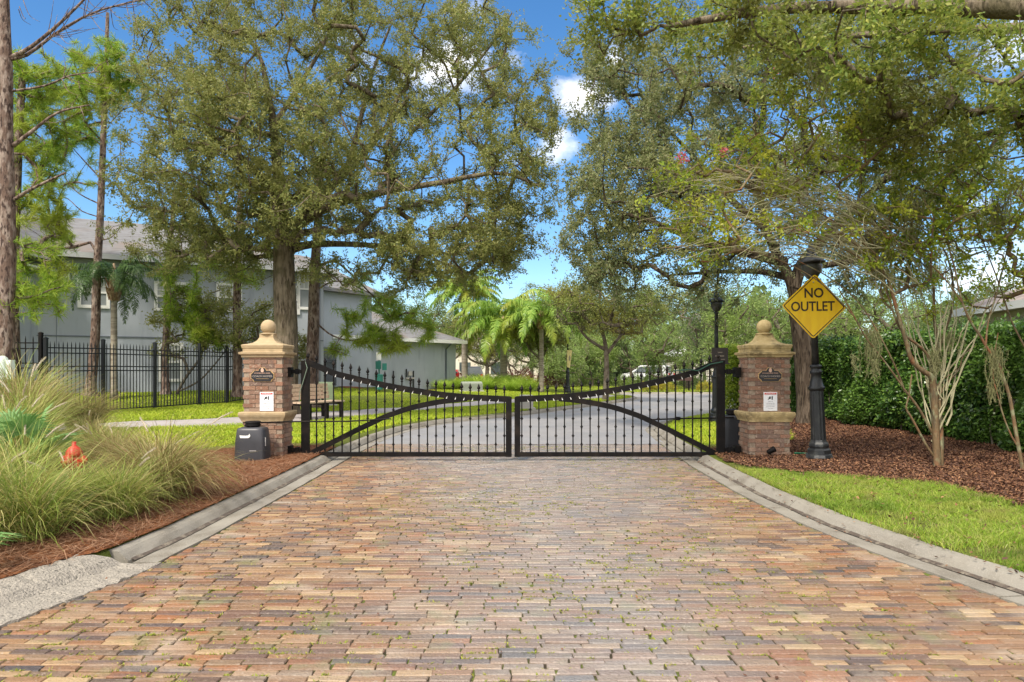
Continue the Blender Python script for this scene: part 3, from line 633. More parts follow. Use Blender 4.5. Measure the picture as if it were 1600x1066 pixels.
def gate_leaf(mir):
    sx = -1 if mir else 1; ox = .03 if mir else 0
    def X(x): return (-x+.035) if mir else x
    side = 'right' if mir else 'left'
    t = thing('gate_leaf', f'{side} leaf of the black iron drive gate with spear tipped pickets', 'gate', (X(-3.34), GY, .06), group='two leaves of the drive gate')
    def B(x0, x1, y0, y1, z0, z1):
        a, b = sorted((X(x0), X(x1))); return MB().box(a, b, y0, y1, z0, z1)
    obj('hinge_post', B(-3.41, -3.28, GY-.03, GY+.03, .06, 1.615), blackm, t)
    obj('meeting_stile', B(-.10, -.005, GY-.032, GY+.032, .06, 1.03), blackm, t)
    obj('bottom_rail', B(-3.27, -.10, GY-.030, GY+.030, .065, .135), blackm, t)
    tp = TR.copy(); tp[:, 0] = [X(v) for v in tp[:, 0]]
    o = obj('top_rail', bar2(MB(), tp, .095, GY-.024, GY+.024), blackm, t)
    bp = BR.copy(); bp[:, 0] = [X(v) for v in bp[:, 0]]
    obj('arched_brace', bar2(MB(), bp, .085, GY-.027, GY+.027), blackm, t)
    tabs = MB()
    for k in range(24):
        x = -3.305+.1383*k; zr = np.interp(x, TR[:, 0], TR[:, 1]); top = zr+(.17+.06*min(k/4, 1)); r = .0095
        m_ = MB(); m_.box(X(x)-r, X(x)+r, GY-r, GY+r, .12, top-.11)
        pro = [(.010, top-.13), (.020, top-.122), (.020, top-.112), (.010, top-.105), (.012, top-.098), (.026, top-.078), (.028, top-.068), (.018, top-.045), (.008, top-.02), (.002, top)]
        m_.lathe(pro, 8, (X(x), GY))
        zs = (.262, .547, .82, 1.10, 1.375) if k % 2 == 0 else (.40, .68, .96, 1.24)
        for z in zs:
            if z > zr-.08: continue
            m_.lathe([(.009, z-.026), (.016, z-.02), (.012, z-.012), (.024, z-.004), (.024, z+.004), (.012, z+.012), (.016, z+.02), (.009, z+.026)], 8, (X(x), GY))
        obj('picket', m_, blackm, t)
        if k > 1:
            xx = x+.035; z_ = np.interp(xx, TR[:, 0], TR[:, 1])-.035; q = [(X(xx-.010), z_-.018), (X(xx+.004), z_-.018), (X(xx+.014), z_+.028)]
            if mir: q = q[::-1]
            obj('cable_tie', MB().prism(q, GY-.029, GY-.0245), whitem, o)
    for z in (.17, 1.44):
        hb = MB()
        a, b = sorted((X(-3.66), X(-3.40))); hb.box(a, b, GY-.03, GY+.03, z-.03, z+.03)
        a, b = sorted((X(-3.655), X(-3.56))); hb.box(a, b, GY-.07, GY+.07, z-.09, z+.07)
        a, b = sorted((X(-3.50), X(-3.45))); hb.box(a, b, GY-.045, GY+.045, z-.045, z+.045)
        obj('hinge', hb, blackm, t)
    # operator arm
    ar = MB(); z = .66
    if not mir: ar.tube([(-3.86, 10.5, z), (-3.5, 10.72, z-.005), (-2.6, 10.90, z-.012), (-1.95, GY-.05, z+.02)], .013, 6)
    else: ar.tube([(3.75, GY+.5, .665), (3.3, GY+.42, .655), (2.75, GY+.25, .66), (2.2, GY+.03, .655)], .013, 6); ar.lathe([(.03, .63), (.045, .64), (.045, .68), (.03, .69)], 10, (2.75, GY+.25))
    obj('operator_arm', ar, blackm, t)
    if not mir:
        wr = MB().tube([(-3.33, GY-.06, 1.60), (-3.30, GY-.06, 1.5), (-3.36, GY-.06, 1.3), (-3.415, GY-.06, 1.12), (-3.43, GY-.06, .95)], .006, 5)
    else:
        wr = MB().tube([(3.4, GY-.06, 1.6), (3.2, GY-.04, 1.56), (3.0, GY-.05, 1.455), (2.85, GY-.05, 1.475), (2.6, GY-.05, 1.45)], .009, 5)
    obj('cable', wr, mat('cable_'+side, (.015, .07, .045), .5) if mir else mat('cable_'+side, (.18, .24, .18), .5), t)
gate_leaf(False); gate_leaf(True)

# operators
def operator(cx, cy, lab, arm=True, sc=1.0, z0=.05):
    t = thing('gate_operator', lab, 'gate motor', (cx, cy, z0), group='gate motors')
    obj('concrete_pad', MB().box(cx-.22, cx+.28, cy-.22, cy+.22, z0-.06, z0+.035), mat('pad_concrete', (.5, .42, .30), .85), t)
    z = z0+.037; lv = [(0, .235, .19), (.30, .225, .185), (.47, .205, .17), (.50, .19, .16), (.515, .15, .12)]; mb = MB(); V = []; K = 20
    for (h, a, b) in lv:
        for k in range(K):
            q = 2*math.pi*k/K+math.pi/K; c_, s_ = math.cos(q), math.sin(q)
            V.append((cx+a*np.sign(c_)*abs(c_)**.38, cy+b*np.sign(s_)*abs(s_)**.38, z+h*sc))
    mb.add(V, [[r*K+i, r*K+(i+1) % K, (r+1)*K+(i+1) % K, (r+1)*K+i] for r in range(len(lv)-1) for i in range(K)]); mb.Fc.append(np.array([list(range((len(lv)-1)*K, len(lv)*K))]))
    h = obj('housing', mb, plastic, t, True)
    if arm:
        obj('logo', MB().prism([(cx-.13, z+.40), (cx-.12, z+.36), (cx+.0, z+.36), (cx+.025, z+.375), (cx+.03, z+.40), (cx+.015, z+.425), (cx+.005, z+.40), (cx-.04, z+.395)], cy-.187, cy-.180), whitem, h)
        obj('side_label', MB().box(cx+.222, cx+.2265, cy-.10, cy-.08, z+.23, z+.36), whitem, h)
        obj('seam', MB().box(cx+.02, cx+.12, cy-.193, cy-.185, z+.165, z+.172), greyp, h)
    dk = MB().lathe([(.08, z+.5*sc), (.08, z+.52*sc), (.115, z+.525*sc), (.12, z+.545*sc), (.105, z+.56*sc), (.12, z+.58*sc), (.11, z+.6*sc)], 20, (cx, cy))
    obj('arm_hub', dk, blackm, t, True)
operator(-3.955, 10.42, 'charcoal plastic gate motor on a small pad in front of the left pier')
operator(3.80, 11.75, 'black gate motor tucked behind the right gate pier', False, 1.15, .06)

# ------------------------------------------------------------------ lamp posts and signs
def lamp_post(loc, lab, lean=0.0):
    x, y, z = loc; t = thing('lamp_post', lab, 'lamp post', loc, group='black lamp posts'); c = (x, y)
    def Z(v): return z+v
    fl = lambda a, zz: -.06*(np.cos(a*12) > 0)
    obj('base', MB().lathe([(.205, Z(-.05)), (.205, Z(.10)), (.19, Z(.14)), (.175, Z(.15)), (.172, Z(.21)), (.14, Z(.235)), (.15, Z(.27)), (.145, Z(.30)), (.125, Z(.33)), (.115, Z(.36))], 8, c), lampm, t)
    obj('fluted_shaft', MB().lathe([(.108, Z(.35)), (.104, Z(.6)), (.096, Z(1.10))], 48, c, mod=fl), lampm, t)
    obj('neck', MB().lathe([(.10, Z(1.10)), (.12, Z(1.12)), (.122, Z(1.15)), (.10, Z(1.17)), (.082, Z(1.26)), (.068, Z(1.34)), (.085, Z(1.36)), (.09, Z(1.39)), (.07, Z(1.41)), (.07, Z(1.44)), (.086, Z(1.455)), (.086, Z(1.475)), (.06, Z(1.49))], 24, c), lampm, t, True)
    obj('pole', MB().lathe([(.052, Z(1.49)), (.048, Z(2.2)), (.042, Z(2.72)), (.06, Z(2.73)), (.06, Z(2.76)), (.04, Z(2.78))], 20, c), lampm, t, True)
    g = obj('lantern', MB().lathe([(.05, Z(2.78)), (.08, Z(2.80)), (.13, Z(2.88)), (.15, Z(2.97)), (.14, Z(3.04))], 16, c), mat_glow, t, True)
    obj('hood', MB().lathe([(.19, Z(3.02)), (.20, Z(3.035)), (.15, Z(3.08)), (.09, Z(3.12)), (.07, Z(3.14)), (.075, Z(3.17)), (.055, Z(3.19)), (.06, Z(3.22)), (.045, Z(3.25)), (.03, Z(3.27)), (.035, Z(3.29)), (.012, Z(3.33))], 20, c), lampm, g, True)
    if lean: t.rotation_euler = (0, R(lean), 0)
    return t
mat_glow = mat('lantern_glass', (.05, .05, .048), .3, spec=.5)
L1 = lamp_post((4.64, 10.30, .06), 'black fluted lamp post carrying the yellow NO OUTLET sign, leaning slightly left', -2.3)
L2 = lamp_post((5.15, 17.2, .14), 'black lamp post behind the right end of the gate, with a small dark board', 0)
L3 = lamp_post((3.15, 38.6, .12), 'distant black lamp post carrying a pale yellow banner', 0)
# NO OUTLET
sc_ = P(1272.0, 479, 10.17)
t = thing('no_outlet_sign', 'yellow diamond sign reading NO OUTLET fixed to the front lamp post', 'road sign', sc_)
hd = .487
def rdiamond(h, r=.04):
    pts = []
    for k in range(4):
        a = k*math.pi/2; c = (h-r*1.414)
        for q in np.linspace(-math.pi/4, math.pi/4, 5): pts.append((math.cos(a)*c+r*math.cos(a+q), math.sin(a)*c+r*math.sin(a+q)))
    return pts
TILT = R(-1.5)
def tl(pts): return [(sc_[0]+x*math.cos(TILT)-z*math.sin(TILT), sc_[2]+x*math.sin(TILT)+z*math.cos(TILT)) for x, z in pts]
pl_ = obj('panel', MB().prism(tl(rdiamond(hd)), sc_[1]-.003, sc_[1]+.001), yel, t)
obj('back_plate', MB().prism(tl(rdiamond(hd-.001)), sc_[1]+.0012, sc_[1]+.004), signback, t)
o_, i_ = tl(rdiamond(hd-.026, .03)), tl(rdiamond(hd-.046, .018)); n = len(o_); mb = MB()
V = [(x, sc_[1]-.0045, z) for x, z in o_]+[(x, sc_[1]-.0045, z) for x, z in i_]
mb.add(V, [[i, (i+1) % n, n+(i+1) % n, n+i] for i in range(n)]); obj('border', mb, signblk, pl_)
text_obj('NO', .20, signblk, pl_, (sc_[0]-.005, sc_[1]-.0045, sc_[2]+.195), sx=.93, bold=.0035, roty=-1)
text_obj('OUTLET', .20, signblk, pl_, (sc_[0]-.02, sc_[1]-.0045, sc_[2]-.005), sx=.88, bold=.0035, roty=-1)
obj('bolt', MB().lathe([(.010, 0), (.010, .006), (.004, .008)], 8).xf(Matrix.Translation((sc_[0]-.01, sc_[1]-.003, sc_[2]+.36))@Matrix.Rotation(R(90), 4, 'X')), signback, t)
obj('clamp', MB().box(sc_[0]-.07, sc_[0]+.07, sc_[1]+.004, sc_[1]+.10, sc_[2]+.16, sc_[2]+.19).box(sc_[0]-.07, sc_[0]+.07, sc_[1]+.004, sc_[1]+.10, sc_[2]-.22, sc_[2]-.19), signback, t)
# small board on the second post
bc = P(1125, 556, 17.02)
t = thing('notice_board', 'small dark notice board fixed to the lamp post behind the gate', 'sign', bc)
b = obj('board', MB().box(bc[0]-.20, bc[0]+.20, bc[1]-.01, bc[1]+.01, bc[2]-.20, bc[2]+.20).box(bc[0]-.22, bc[0]+.24, bc[1]-.02, bc[1]+.02, bc[2]-.21, bc[2]-.18), mat('board_dark', (.03, .022, .018), .5), t)
obj('bracket', MB().box(bc[0]-.05, bc[0]+.05, bc[1]+.01, bc[1]+.10, bc[2]-.1, bc[2]+.1), blackm, t)
mk = MB(); mk.box(bc[0]-.06, bc[0]+.06, bc[1]-.014, bc[1]-.011, bc[2]+.07, bc[2]+.095); mk.box(bc[0]-.12, bc[0]+.10, bc[1]-.014, bc[1]-.011, bc[2]-.02, bc[2]+.01); mk.box(bc[0]+.02, bc[0]+.12, bc[1]-.014, bc[1]-.011, bc[2]-.10, bc[2]-.08)
obj('faded_lines', mk, mat('board_print', (.22, .18, .14), .6), b)
# banner
q = P(890, 561, 38.45)
t = thing('pole_banner', 'pale yellow vertical banner hanging from the distant lamp post', 'banner', q)
obj('cloth', MB().prism([(q[0]-.14, q[2]-.45), (q[0]+.02, q[2]-.52), (q[0]+.13, q[2]+.40), (q[0]+.14, q[2]+.50), (q[0]-.14, q[2]+.50)], q[1]-.01, q[1]+.01), bannerm, t)
obj('emblem', MB().prism([(q[0]-.04, q[2]-.1), (q[0]+.04, q[2]-.1), (q[0]+.05, q[2]+.1), (q[0]+.01, q[2]+.22), (q[0]-.04, q[2]+.12)], q[1]-.013, q[1]-.011), mat('banner_mark', (.35, .3, .2), .7), t)
obj('arm', MB().tube([(3.12, 38.6, q[2]+.52), (q[0]+.15, 38.45, q[2]+.52)], .02, 6), blackm, t)
#@@PART2
# ------------------------------------------------------------------ fence on the left
def fence(name, lab, pts, h=1.83, pitch=.105, posts=True, mt=None, top=.0, zf=None):
    mt = mt or fencem; p0 = pts[0]; t = thing(name, lab, 'fence', (p0[0], p0[1], float(gh(*p0))))
    for (a, b) in zip(pts[:-1], pts[1:]):
        a = np.array(a, float); b = np.array(b, float); L = np.linalg.norm(b-a); n = int(L/pitch); ang = math.atan2(b[1]-a[1], b[0]-a[0])
        mb = MB(); za, zb = float(gh(*a)), float(gh(*b))
        for i in range(1, n):
            u = i/n; x, y = a+(b-a)*u; z = za+(zb-za)*u; r = .009
            tp_ = z+h-.03
            mb.box(x-r, x+r, y-r, y+r, z+.05, tp_-.05, ang); mb.lathe([(r*1.1, tp_-.05), (r*1.5, tp_-.04), (.001, tp_+.03)], 4, (x, y))
        nn = np.array([-(b-a)[1], (b-a)[0]])/L*.014
        for zr in (.07, h*.60, h*.66, h*.84, h*.91):
            z0, z1 = za+zr, zb+zr
            V = [(a[0]-nn[0], a[1]-nn[1], z0-.014), (a[0]+nn[0], a[1]+nn[1], z0-.014), (a[0]+nn[0], a[1]+nn[1], z0+.014), (a[0]-nn[0], a[1]-nn[1], z0+.014),
                 (b[0]-nn[0], b[1]-nn[1], z1-.014), (b[0]+nn[0], b[1]+nn[1], z1-.014), (b[0]+nn[0], b[1]+nn[1], z1+.014), (b[0]-nn[0], b[1]-nn[1], z1+.014)]
            mb.add(V, [[0, 1, 5, 4], [1, 2, 6, 5], [2, 3, 7, 6], [3, 0, 4, 7]])
        obj('picket_panel', mb, mt, t)
    for p in pts:
        z = float(gh(*p)); r = .038
        po = obj('post', MB().box(p[0]-r, p[0]+r, p[1]-r, p[1]+r, z-.1, z+h+.05), mt, t)
        obj('post_cap', MB().lathe([(.045, z+h+.05), (.045, z+h+.065), (.02, z+h+.085), (.004, z+h+.095)], c=(p[0], p[1]), sq=True), mt, po)
    return t
fence('metal_fence', 'long black picket fence crossing the lawn in front of the grey house', [(-11.2, 16.4), (-10.66, 17.8), (-10.2, 19.5), (-9.62, 21.0), (-9.27, 22.2), (-8.95, 24.6), (-8.6, 27.2), (-8.35, 29.8), (-8.15, 32.2), (-8.0, 34.6)])
fence('metal_fence', 'darker black picket fence with heavy rails at the far left edge behind the tall grass', [(-14.6, 16.2), (-12.9, 16.3), (-11.32, 16.4)], h=1.95, pitch=.17, mt=blackm)
fence('metal_fence', 'far black fence among the trees at the end of the street', [(3.5, 57), (7, 57), (10.5, 57), (14, 57), (17.5, 57)], h=1.6, pitch=.16)

# ------------------------------------------------------------------ houses
def wallbox(mb, p, q, depth, z0, z1):
    p = np.array(p, float); q = np.array(q, float); d = (q-p)/np.linalg.norm(q-p); n = np.array([-d[1], d[0]])*depth
    c = [p, q, q+n, p+n]; V = [(x, y, z) for z in (z0, z1) for x, y in c]
    mb.add(V, [[0, 1, 5, 4], [1, 2, 6, 5], [2, 3, 7, 6], [3, 0, 4, 7], [4, 5, 6, 7]]); return mb
def hip(mb, p, q, depth, z, rise, ov=.5, th=.16, rl=None):
    p = np.array(p, float); q = np.array(q, float); L = np.linalg.norm(q-p); d = (q-p)/L; n = np.array([-d[1], d[0]])
    a = p-d*ov-n*ov; b = q+d*ov-n*ov; c = q+d*ov+n*(depth+ov); e = p-d*ov+n*(depth+ov); W = depth+2*ov
    k = min(W/2, L/2) if rl is None else rl
    r1 = (a+e)/2+d*k; r2 = (b+c)/2-d*k
    V = [(*v, z) for v in (a, b, c, e)]+[(*v, z+th) for v in (a, b, c, e)]+[(*r1, z+th+rise), (*r2, z+th+rise)]
    mb.add(V, [[0, 1, 5, 4], [1, 2, 6, 5], [2, 3, 7, 6], [3, 0, 4, 7], [3, 2, 1, 0], [4, 5, 9, 8], [6, 7, 8, 9]], [[5, 6, 9], [7, 4, 8]]); return mb
def fascia(mb, p, q, depth, z, ov=.5, th=.16):
    p = np.array(p, float); q = np.array(q, float); d = (q-p)/np.linalg.norm(q-p); n = np.array([-d[1], d[0]])
    c = [p-d*ov-n*ov, q+d*ov-n*ov, q+d*ov+n*(depth+ov), p-d*ov+n*(depth+ov)]
    for i in range(4):
        a, b = c[i], c[(i+1) % 4]; u = (b-a)/np.linalg.norm(b-a); m = np.array([u[1], -u[0]])
        V = [(*(a+m*.005-u*.02), z-.02), (*(b+m*.005+u*.02), z-.02), (*(b+m*.03+u*.02), z-.02), (*(a+m*.03-u*.02), z-.02)]; V += [(x, y, z+th+.01) for x, y, _ in V]
        mb.add(V, [[0, 1, 2, 3], [7, 6, 5, 4], [0, 4, 5, 1], [1, 5, 6, 2], [2, 6, 7, 3], [3, 7, 4, 0]])
    return mb
def window(parent, p, q, s, w_, z0, z1, sh=.45, grid=2):
    """window on wall p->q centred s metres from p"""
    p = np.array(p, float); q = np.array(q, float); d = (q-p)/np.linalg.norm(q-p); nn = np.array([d[1], -d[0]]); c = p+d*s
    def bx(mb, a, b, o0, o1, za, zb):
        V = [(*(c+d*x+nn*o), z) for z in (za, zb) for x, o in ((a, o0), (b, o0), (b, o1), (a, o1))]
        mb.add(V, [[0, 1, 2, 3], [7, 6, 5, 4], [0, 4, 5, 1], [1, 5, 6, 2], [2, 6, 7, 3], [3, 7, 4, 0]])
    f = MB(); t_ = .11; h = w_/2
    bx(f, -h-t_, -h, .0, .07, z0-t_, z1+t_); bx(f, h, h+t_, .0, .07, z0-t_, z1+t_); bx(f, -h, h, .0, .068, z1, z1+t_); bx(f, -h, h, .0, .068, z0-t_, z0)
    zm = (z0+z1)/2; bx(f, -h, h, .0, .055, zm-.03, zm+.03)
    fo = obj('window', f, whitem, parent)
    g = MB(); bx(g, -h, h, .0, .02, z0, zm-.03); o = obj('glass', g, shade, fo)
    g = MB(); bx(g, -h, h, .0, .03, zm+.03, z1); obj('upper_sash', g, mat('blind', (.42, .43, .42), .6), fo)
    g = MB()
    for k in range(1, grid+1):
        x = -h+w_*k/(grid+1); bx(g, x-.012, x+.012, .03, .045, zm+.03, z1)
    bx(g, -h, h, .03, .043, (zm+z1)/2-.012, (zm+z1)/2+.012)
    obj('muntins', g, whitem, fo)
P1 = np.array([-7.9, 28.6]); DW = np.array([-.879, -.477]); P0 = P1+DW*17
hs_ = thing('grey_house', 'large two storey grey stucco house with white framed windows behind the black fence', 'house', (P0[0], P0[1], .5))
obj('wall', wallbox(MB(), P0, P1, 11, -.2, 5.42), wallg, hs_)
obj('roof', hip(MB(), P0, P1, 11, 5.42, 2.3), shingle, hs_)
obj('fascia', fascia(MB(), P0, P1, 11, 5.42), mat('fascia_grey', (.42, .43, .44), .6), hs_)
obj('rear_wall', wallbox(MB(), (-8.6, 31.2), (-6.9, 33.6), 7, -.2, 5.0), wallg, hs_); obj('rear_roof', hip(MB(), (-8.6, 31.2), (-6.9, 33.6), 7, 5.0, 2.0, .4), shingle, hs_)
bl = MB(); D_ = P1-P0; Ld = np.linalg.norm(D_); Dn = D_/Ld; Nn = np.array([Dn[1], -Dn[0]])
def onwall(mb, s0, s1, o0, o1, z0, z1):
    V = [(*(P0+Dn*s+Nn*o), z) for z in (z0, z1) for s, o in ((s0, o0), (s1, o0), (s1, o1), (s0, o1))]
    mb.add(V, [[0, 1, 2, 3], [7, 6, 5, 4], [0, 4, 5, 1], [1, 5, 6, 2], [2, 6, 7, 3], [3, 7, 4, 0]])
onwall(bl, 0, 17, .001, .03, 2.62, 2.66); obj('belt_course', bl, mat('belt_grey', (.13, .15, .18), .8), hs_)
def wall_s(px):                       # distance along the front wall that shows at pixel column px
    k = (px-800)/F; s = (k*P0[1]-P0[0])/(Dn[0]-k*Dn[1]); return s
def wall_z(px, py): s = wall_s(px); Y = P0[1]+Dn[1]*s; return 1.5-(py-575)/F*Y
for (px, w_, y0, y1) in [(146.5, .78, 477, 437), (268, .95, 482, 445), (358, .72, 483, 447), (448, .8, 487, 450), (267, .62, 592, 540), (478, .5, 480, 424)]:
    window(hs_, P0, P1, wall_s(px), w_, wall_z(px, y0), wall_z(px, y1))
ds = MB(); onwall(ds, 16.78, 16.86, .0, .09, .3, 5.3); obj('downspout', ds, mat('downspout_grey', (.10, .11, .13), .5), hs_)
bj = MB(); onwall(bj, wall_s(88)-.01, wall_s(88)+.01, .001, .012, .4, 5.3); obj('stucco_joint', bj, mat('joint_grey', (.17, .19, .22), .8), hs_)
W0, W1 = (-8.35, 32.25), (-3.2, 38.8)
wg = thing('house_wing', 'single storey grey wing with low hip roof and downspout behind the gate', 'house', (W0[0], W0[1], .3))
obj('wall', wallbox(MB(), W0, W1, 9, -.2, 2.88), wallg, wg); obj('roof', hip(MB(), W0, W1, 9, 2.88, 2.0, .45), shingle, wg); obj('fascia', fascia(MB(), W0, W1, 9, 2.88, .45), whitem, wg)
d = np.array(W1)-np.array(W0); d /= np.linalg.norm(d); nn = np.array([d[1], -d[0]])
c = np.array(W0)+d*7.5+nn*.06; obj('downspout', MB().tube([(c[0]+nn[0]*.4, c[1]+nn[1]*.4, 2.85), (c[0], c[1], 2.55), (c[0], c[1], .3)], .045, 8), mat('downspout_dark', (.12, .14, .17), .5), wg)
for k, (s, zt) in enumerate([(3.6, 1.35), (4.5, 1.45), (5.0, 1.35)]):
    c = np.array(W0)+d*s+nn*.06; pp = [(c[0], c[1], .3), (c[0], c[1], zt)] if k == 0 else [(c[0], c[1], .3 if k == 2 else .9), (c[0], c[1], zt)]
    obj('conduit', MB().tube(pp, .035, 6), lampm, wg)
c = np.array(W0)+d*4.75+nn*.07; obj('meter_box', MB().box(c[0]-.28, c[0]+.28, c[1]-.05, c[1]+.03, .92, 1.0, math.atan2(d[1], d[0])).box(c[0]-.12, c[0]+.12, c[1]-.06, c[1]+.02, 1.1, 1.32, math.atan2(d[1], d[0])), greyp, wg)
# corner of the neighbouring house, far left
nh = thing('neighbour_house', 'white gabled roof corner of a house at the far left edge behind the pine', 'house', (-17.8, 21, .5))
obj('wall', wallbox(MB(), (-24, 21.6), (-16.75, 21.2), 5, -.2, 4.9), wallg, nh)
obj('soffit', MB().box(-24, -16.0, 20.55, 26.5, 4.88, 4.94).box(-24, -16.0, 20.5, 20.56, 4.80, 5.05).box(-24, -15.98, 20.44, 20.5, 5.0, 5.22), whitem, nh)
obj('roof', MB().add([(-25, 20.4, 5.22), (-15.9, 20.4, 5.22), (-15.9, 26.6, 5.22), (-25, 26.6, 5.22), (-25, 20.4, 8), (-18.6, 20.4, 7.6), (-18.6, 26.6, 7.6), (-25, 26.6, 8)], [[0, 1, 5, 4], [1, 2, 6, 5], [2, 3, 7, 6], [4, 5, 6, 7], [3, 2, 1, 0], [0, 4, 7, 3]]), shingle, nh)
# house behind the hedge, right
rh = thing('pale_house', 'pale cream house with tiled hip roof showing above the hedge on the right', 'house', (11.6, 15, .2))
RA, RB = (12.9, 18.6), (11.6, 6.0)
def rw(p, q, dep, z0, z1): return wallbox(MB(), p, q, dep, z0, z1)
obj('wall', rw(RA, RB, 10, -.1, 2.95), creamm, rh); obj('roof', hip(MB(), RA, RB, 10, 2.95, 2.6, .55), mat('roof_tile', (.36, .30, .27), .9, noise=[((3, 3, 22), (.26, .20, .18), .45, .6)], bump=((6, 6, 40), .6)), rh)
obj('fascia', fascia(MB(), RA, RB, 10, 2.95, .55), whitem, rh)
gw = MB(); k_ = 1560; gw.box(12.30, 12.48, 15.2, 16.9, 1.45, 2.35); obj('window', gw, mat('green_glass', (.10, .22, .17), .2, spec=.7), rh)
# pale buildings far down the street
fb = thing('far_building', 'long cream building behind the parked cars left of the palms', 'building', (-6, 74, 0))
obj('wall', MB().box(-14, 3.5, 74, 80, -.5, 3.4), creamm, fb); obj('roof', hip(MB(), (-14, 74), (3.5, 74), 6, 3.4, 1.5, .5), shingle, fb)
for k in range(4): obj('window', MB().box(-12.5+k*3.4, -11.3+k*3.4, 73.95, 74.05, .8, 2.1), glass, fb)
fb = thing('far_house', 'distant pale two storey house seen above the right half of the gate', 'house', (20, 72, 0))
obj('wall', MB().box(17.2, 27, 72, 80, -.5, 5.6), pinkm, fb); obj('roof', hip(MB(), (17.2, 72), (27, 72), 8, 5.6, 2.2, .5), shingle, fb); obj('porch_wall', MB().box(15.4, 19.6, 68, 71.9, -.5, 2.6), pinkm, fb)
obj('porch_roof', hip(MB(), (15.4, 68), (19.6, 68), 3.8, 2.6, .9, .3), whitem, fb)
obj('door', MB().box(16.6, 18.0, 67.93, 68.02, 0, 2.0), glass, fb)
for x in (18.6, 21.5): obj('window', MB().box(x, x+1.1, 71.93, 72.03, 3.4, 4.9), glass, fb)

# ------------------------------------------------------------------ small things on the lawns
def bench():
    bx, by = -5.15, 18.0; z = float(gh(bx, by))+.02; t = thing('bench', 'tan slatted bench with heavy black legs on the pavement behind the left leaf', 'bench', (bx, by, z))
    rot = R(-28); ca, sa = math.cos(rot), math.sin(rot)
    def W(x, y): return (bx+x*ca-y*sa, by+x*sa+y*ca)
    def pb(mb, x0, x1, y0, y1, z0, z1, sk=0):
        V = []
        for zz in (z0, z1):
            o = sk*(zz-z0)
            for x, y in ((x0, y0), (x1, y0), (x1, y1), (x0, y1)): V.append((*W(x+o, y), z+zz))
        mb.add(V, [[3, 2, 1, 0], [4, 5, 6, 7], [0, 1, 5, 4], [1, 2, 6, 5], [2, 3, 7, 6], [3, 0, 4, 7]])
    s = MB()
    for k in range(4): pb(s, -.24+k*.14, -.12+k*.14, -.75, .75, .42, .455)
    obj('seat', s, woodm, t)
    b = MB()
    for k in range(4): pb(b, -.30-.02*k, -.265-.02*k, -.75, .75, .50+k*.105, .59+k*.105)
    obj('backrest', b, woodm, t)
    for y in (-.62, -.55+.55, .55):
        for x0, sk in ((-.26, -.25), (.20, .18)):
            l = MB(); pb(l, x0+sk*.42*-1*(-1 if x0 > 0 else -1)-.0, x0+.09+sk*.42, y, y+.07, 0, .42, 0); obj('leg', l, blackm, t)
        l = MB(); pb(l, -.33, .30, y+.005, y+.065, .36, .418); pb(l, -.35, -.305, y+.01, y+.06, .3, .86, -.12); obj('bracket', l, blackm, t)
bench()
def gbox(name, lab, cat, c, w_, dp, h, mt, rot=0, lid=None, legs=0):
    x, y = c; z = float(gh(x, y)); t = thing(name, lab, cat, (x, y, z))
    mb = MB().add([(sx_*w_/2*k, sy*dp/2*k, zz) for zz, k in ((0, 1), (h*.86, 1), (h, .93)) for sx_, sy in ((-1, -1), (1, -1), (1, 1), (-1, 1))],
                  [[r*4+i, r*4+(i+1) % 4, r*4+4+(i+1) % 4, r*4+4+i] for r in range(2) for i in range(4)]+[[8, 9, 10, 11]])
    mb.xf(Matrix.Translation((x, y, z))@Matrix.Rotation(rot, 4, 'Z')); obj('cabinet', mb, mt, t)
    rib = MB(); n = 7
    for k in range(n): rib.box(-w_/2+.04, w_/2-.04, -dp/2-.012, -dp/2-.001, h*.12+k*h*.1, h*.12+k*h*.1+h*.035)
    rib.xf(Matrix.Translation((x, y, z))@Matrix.Rotation(rot, 4, 'Z')); obj('louvre', rib, mt, t)
    pad = MB().box(-w_/2-.08, w_/2+.08, -dp/2-.08, dp/2+.08, -.1, .05).xf(Matrix.Translation((x, y, z))@Matrix.Rotation(rot, 4, 'Z')); obj('pad', pad, greyp, t)
    return t
gbox('transformer_cabinet', 'pale green ribbed transformer cabinet on the lawn behind the bench', 'cabinet', (-6.55, 23.2), .78, .6, .78, ltgreen, R(-35))
gbox('utility_pedestal', 'small light grey utility pedestal by the kerb just right of the gate centre', 'utility box', (.48, 23.2), .44, .35, .48, greyp, R(5))
gbox('transformer_cabinet', 'low grey green cabinet in front of the tall grass behind the left leaf', 'cabinet', (-2.05, 34.6), 1.05, .7, .50, mat('cabinet_grey', (.30, .33, .28), .6), R(8))
# dog waste station
q = np.array([-6.15, 31.6]); z = float(gh(*q)); t = thing('waste_station', 'teal green dog waste station post with white box in front of the grey wall', 'waste station', (q[0], q[1], z))
obj('post', MB().box(q[0]-.03, q[0]+.03, q[1]-.03, q[1]+.03, z-.05, z+1.75), teal, t); obj('bin', MB().lathe([(.17, z+.12), (.19, z+.75), (.20, z+.76), (.20, z+.80), (.12, z+.82)], 16, (q[0]+.03, q[1]-.18)), teal, t)
obj('dispenser', MB().box(q[0]-.14, q[0]+.10, q[1]-.14, q[1]-.035, z+1.05, z+1.42), teal, t); obj('header_sign', MB().box(q[0]-.12, q[0]+.10, q[1]-.05, q[1]-.035, z+1.47, z+1.83), whitem, t)
obj('side_box', MB().box(q[0]+.16, q[0]+.36, q[1]-.1, q[1]-.02, z+1.0, z+1.32), teal, t)
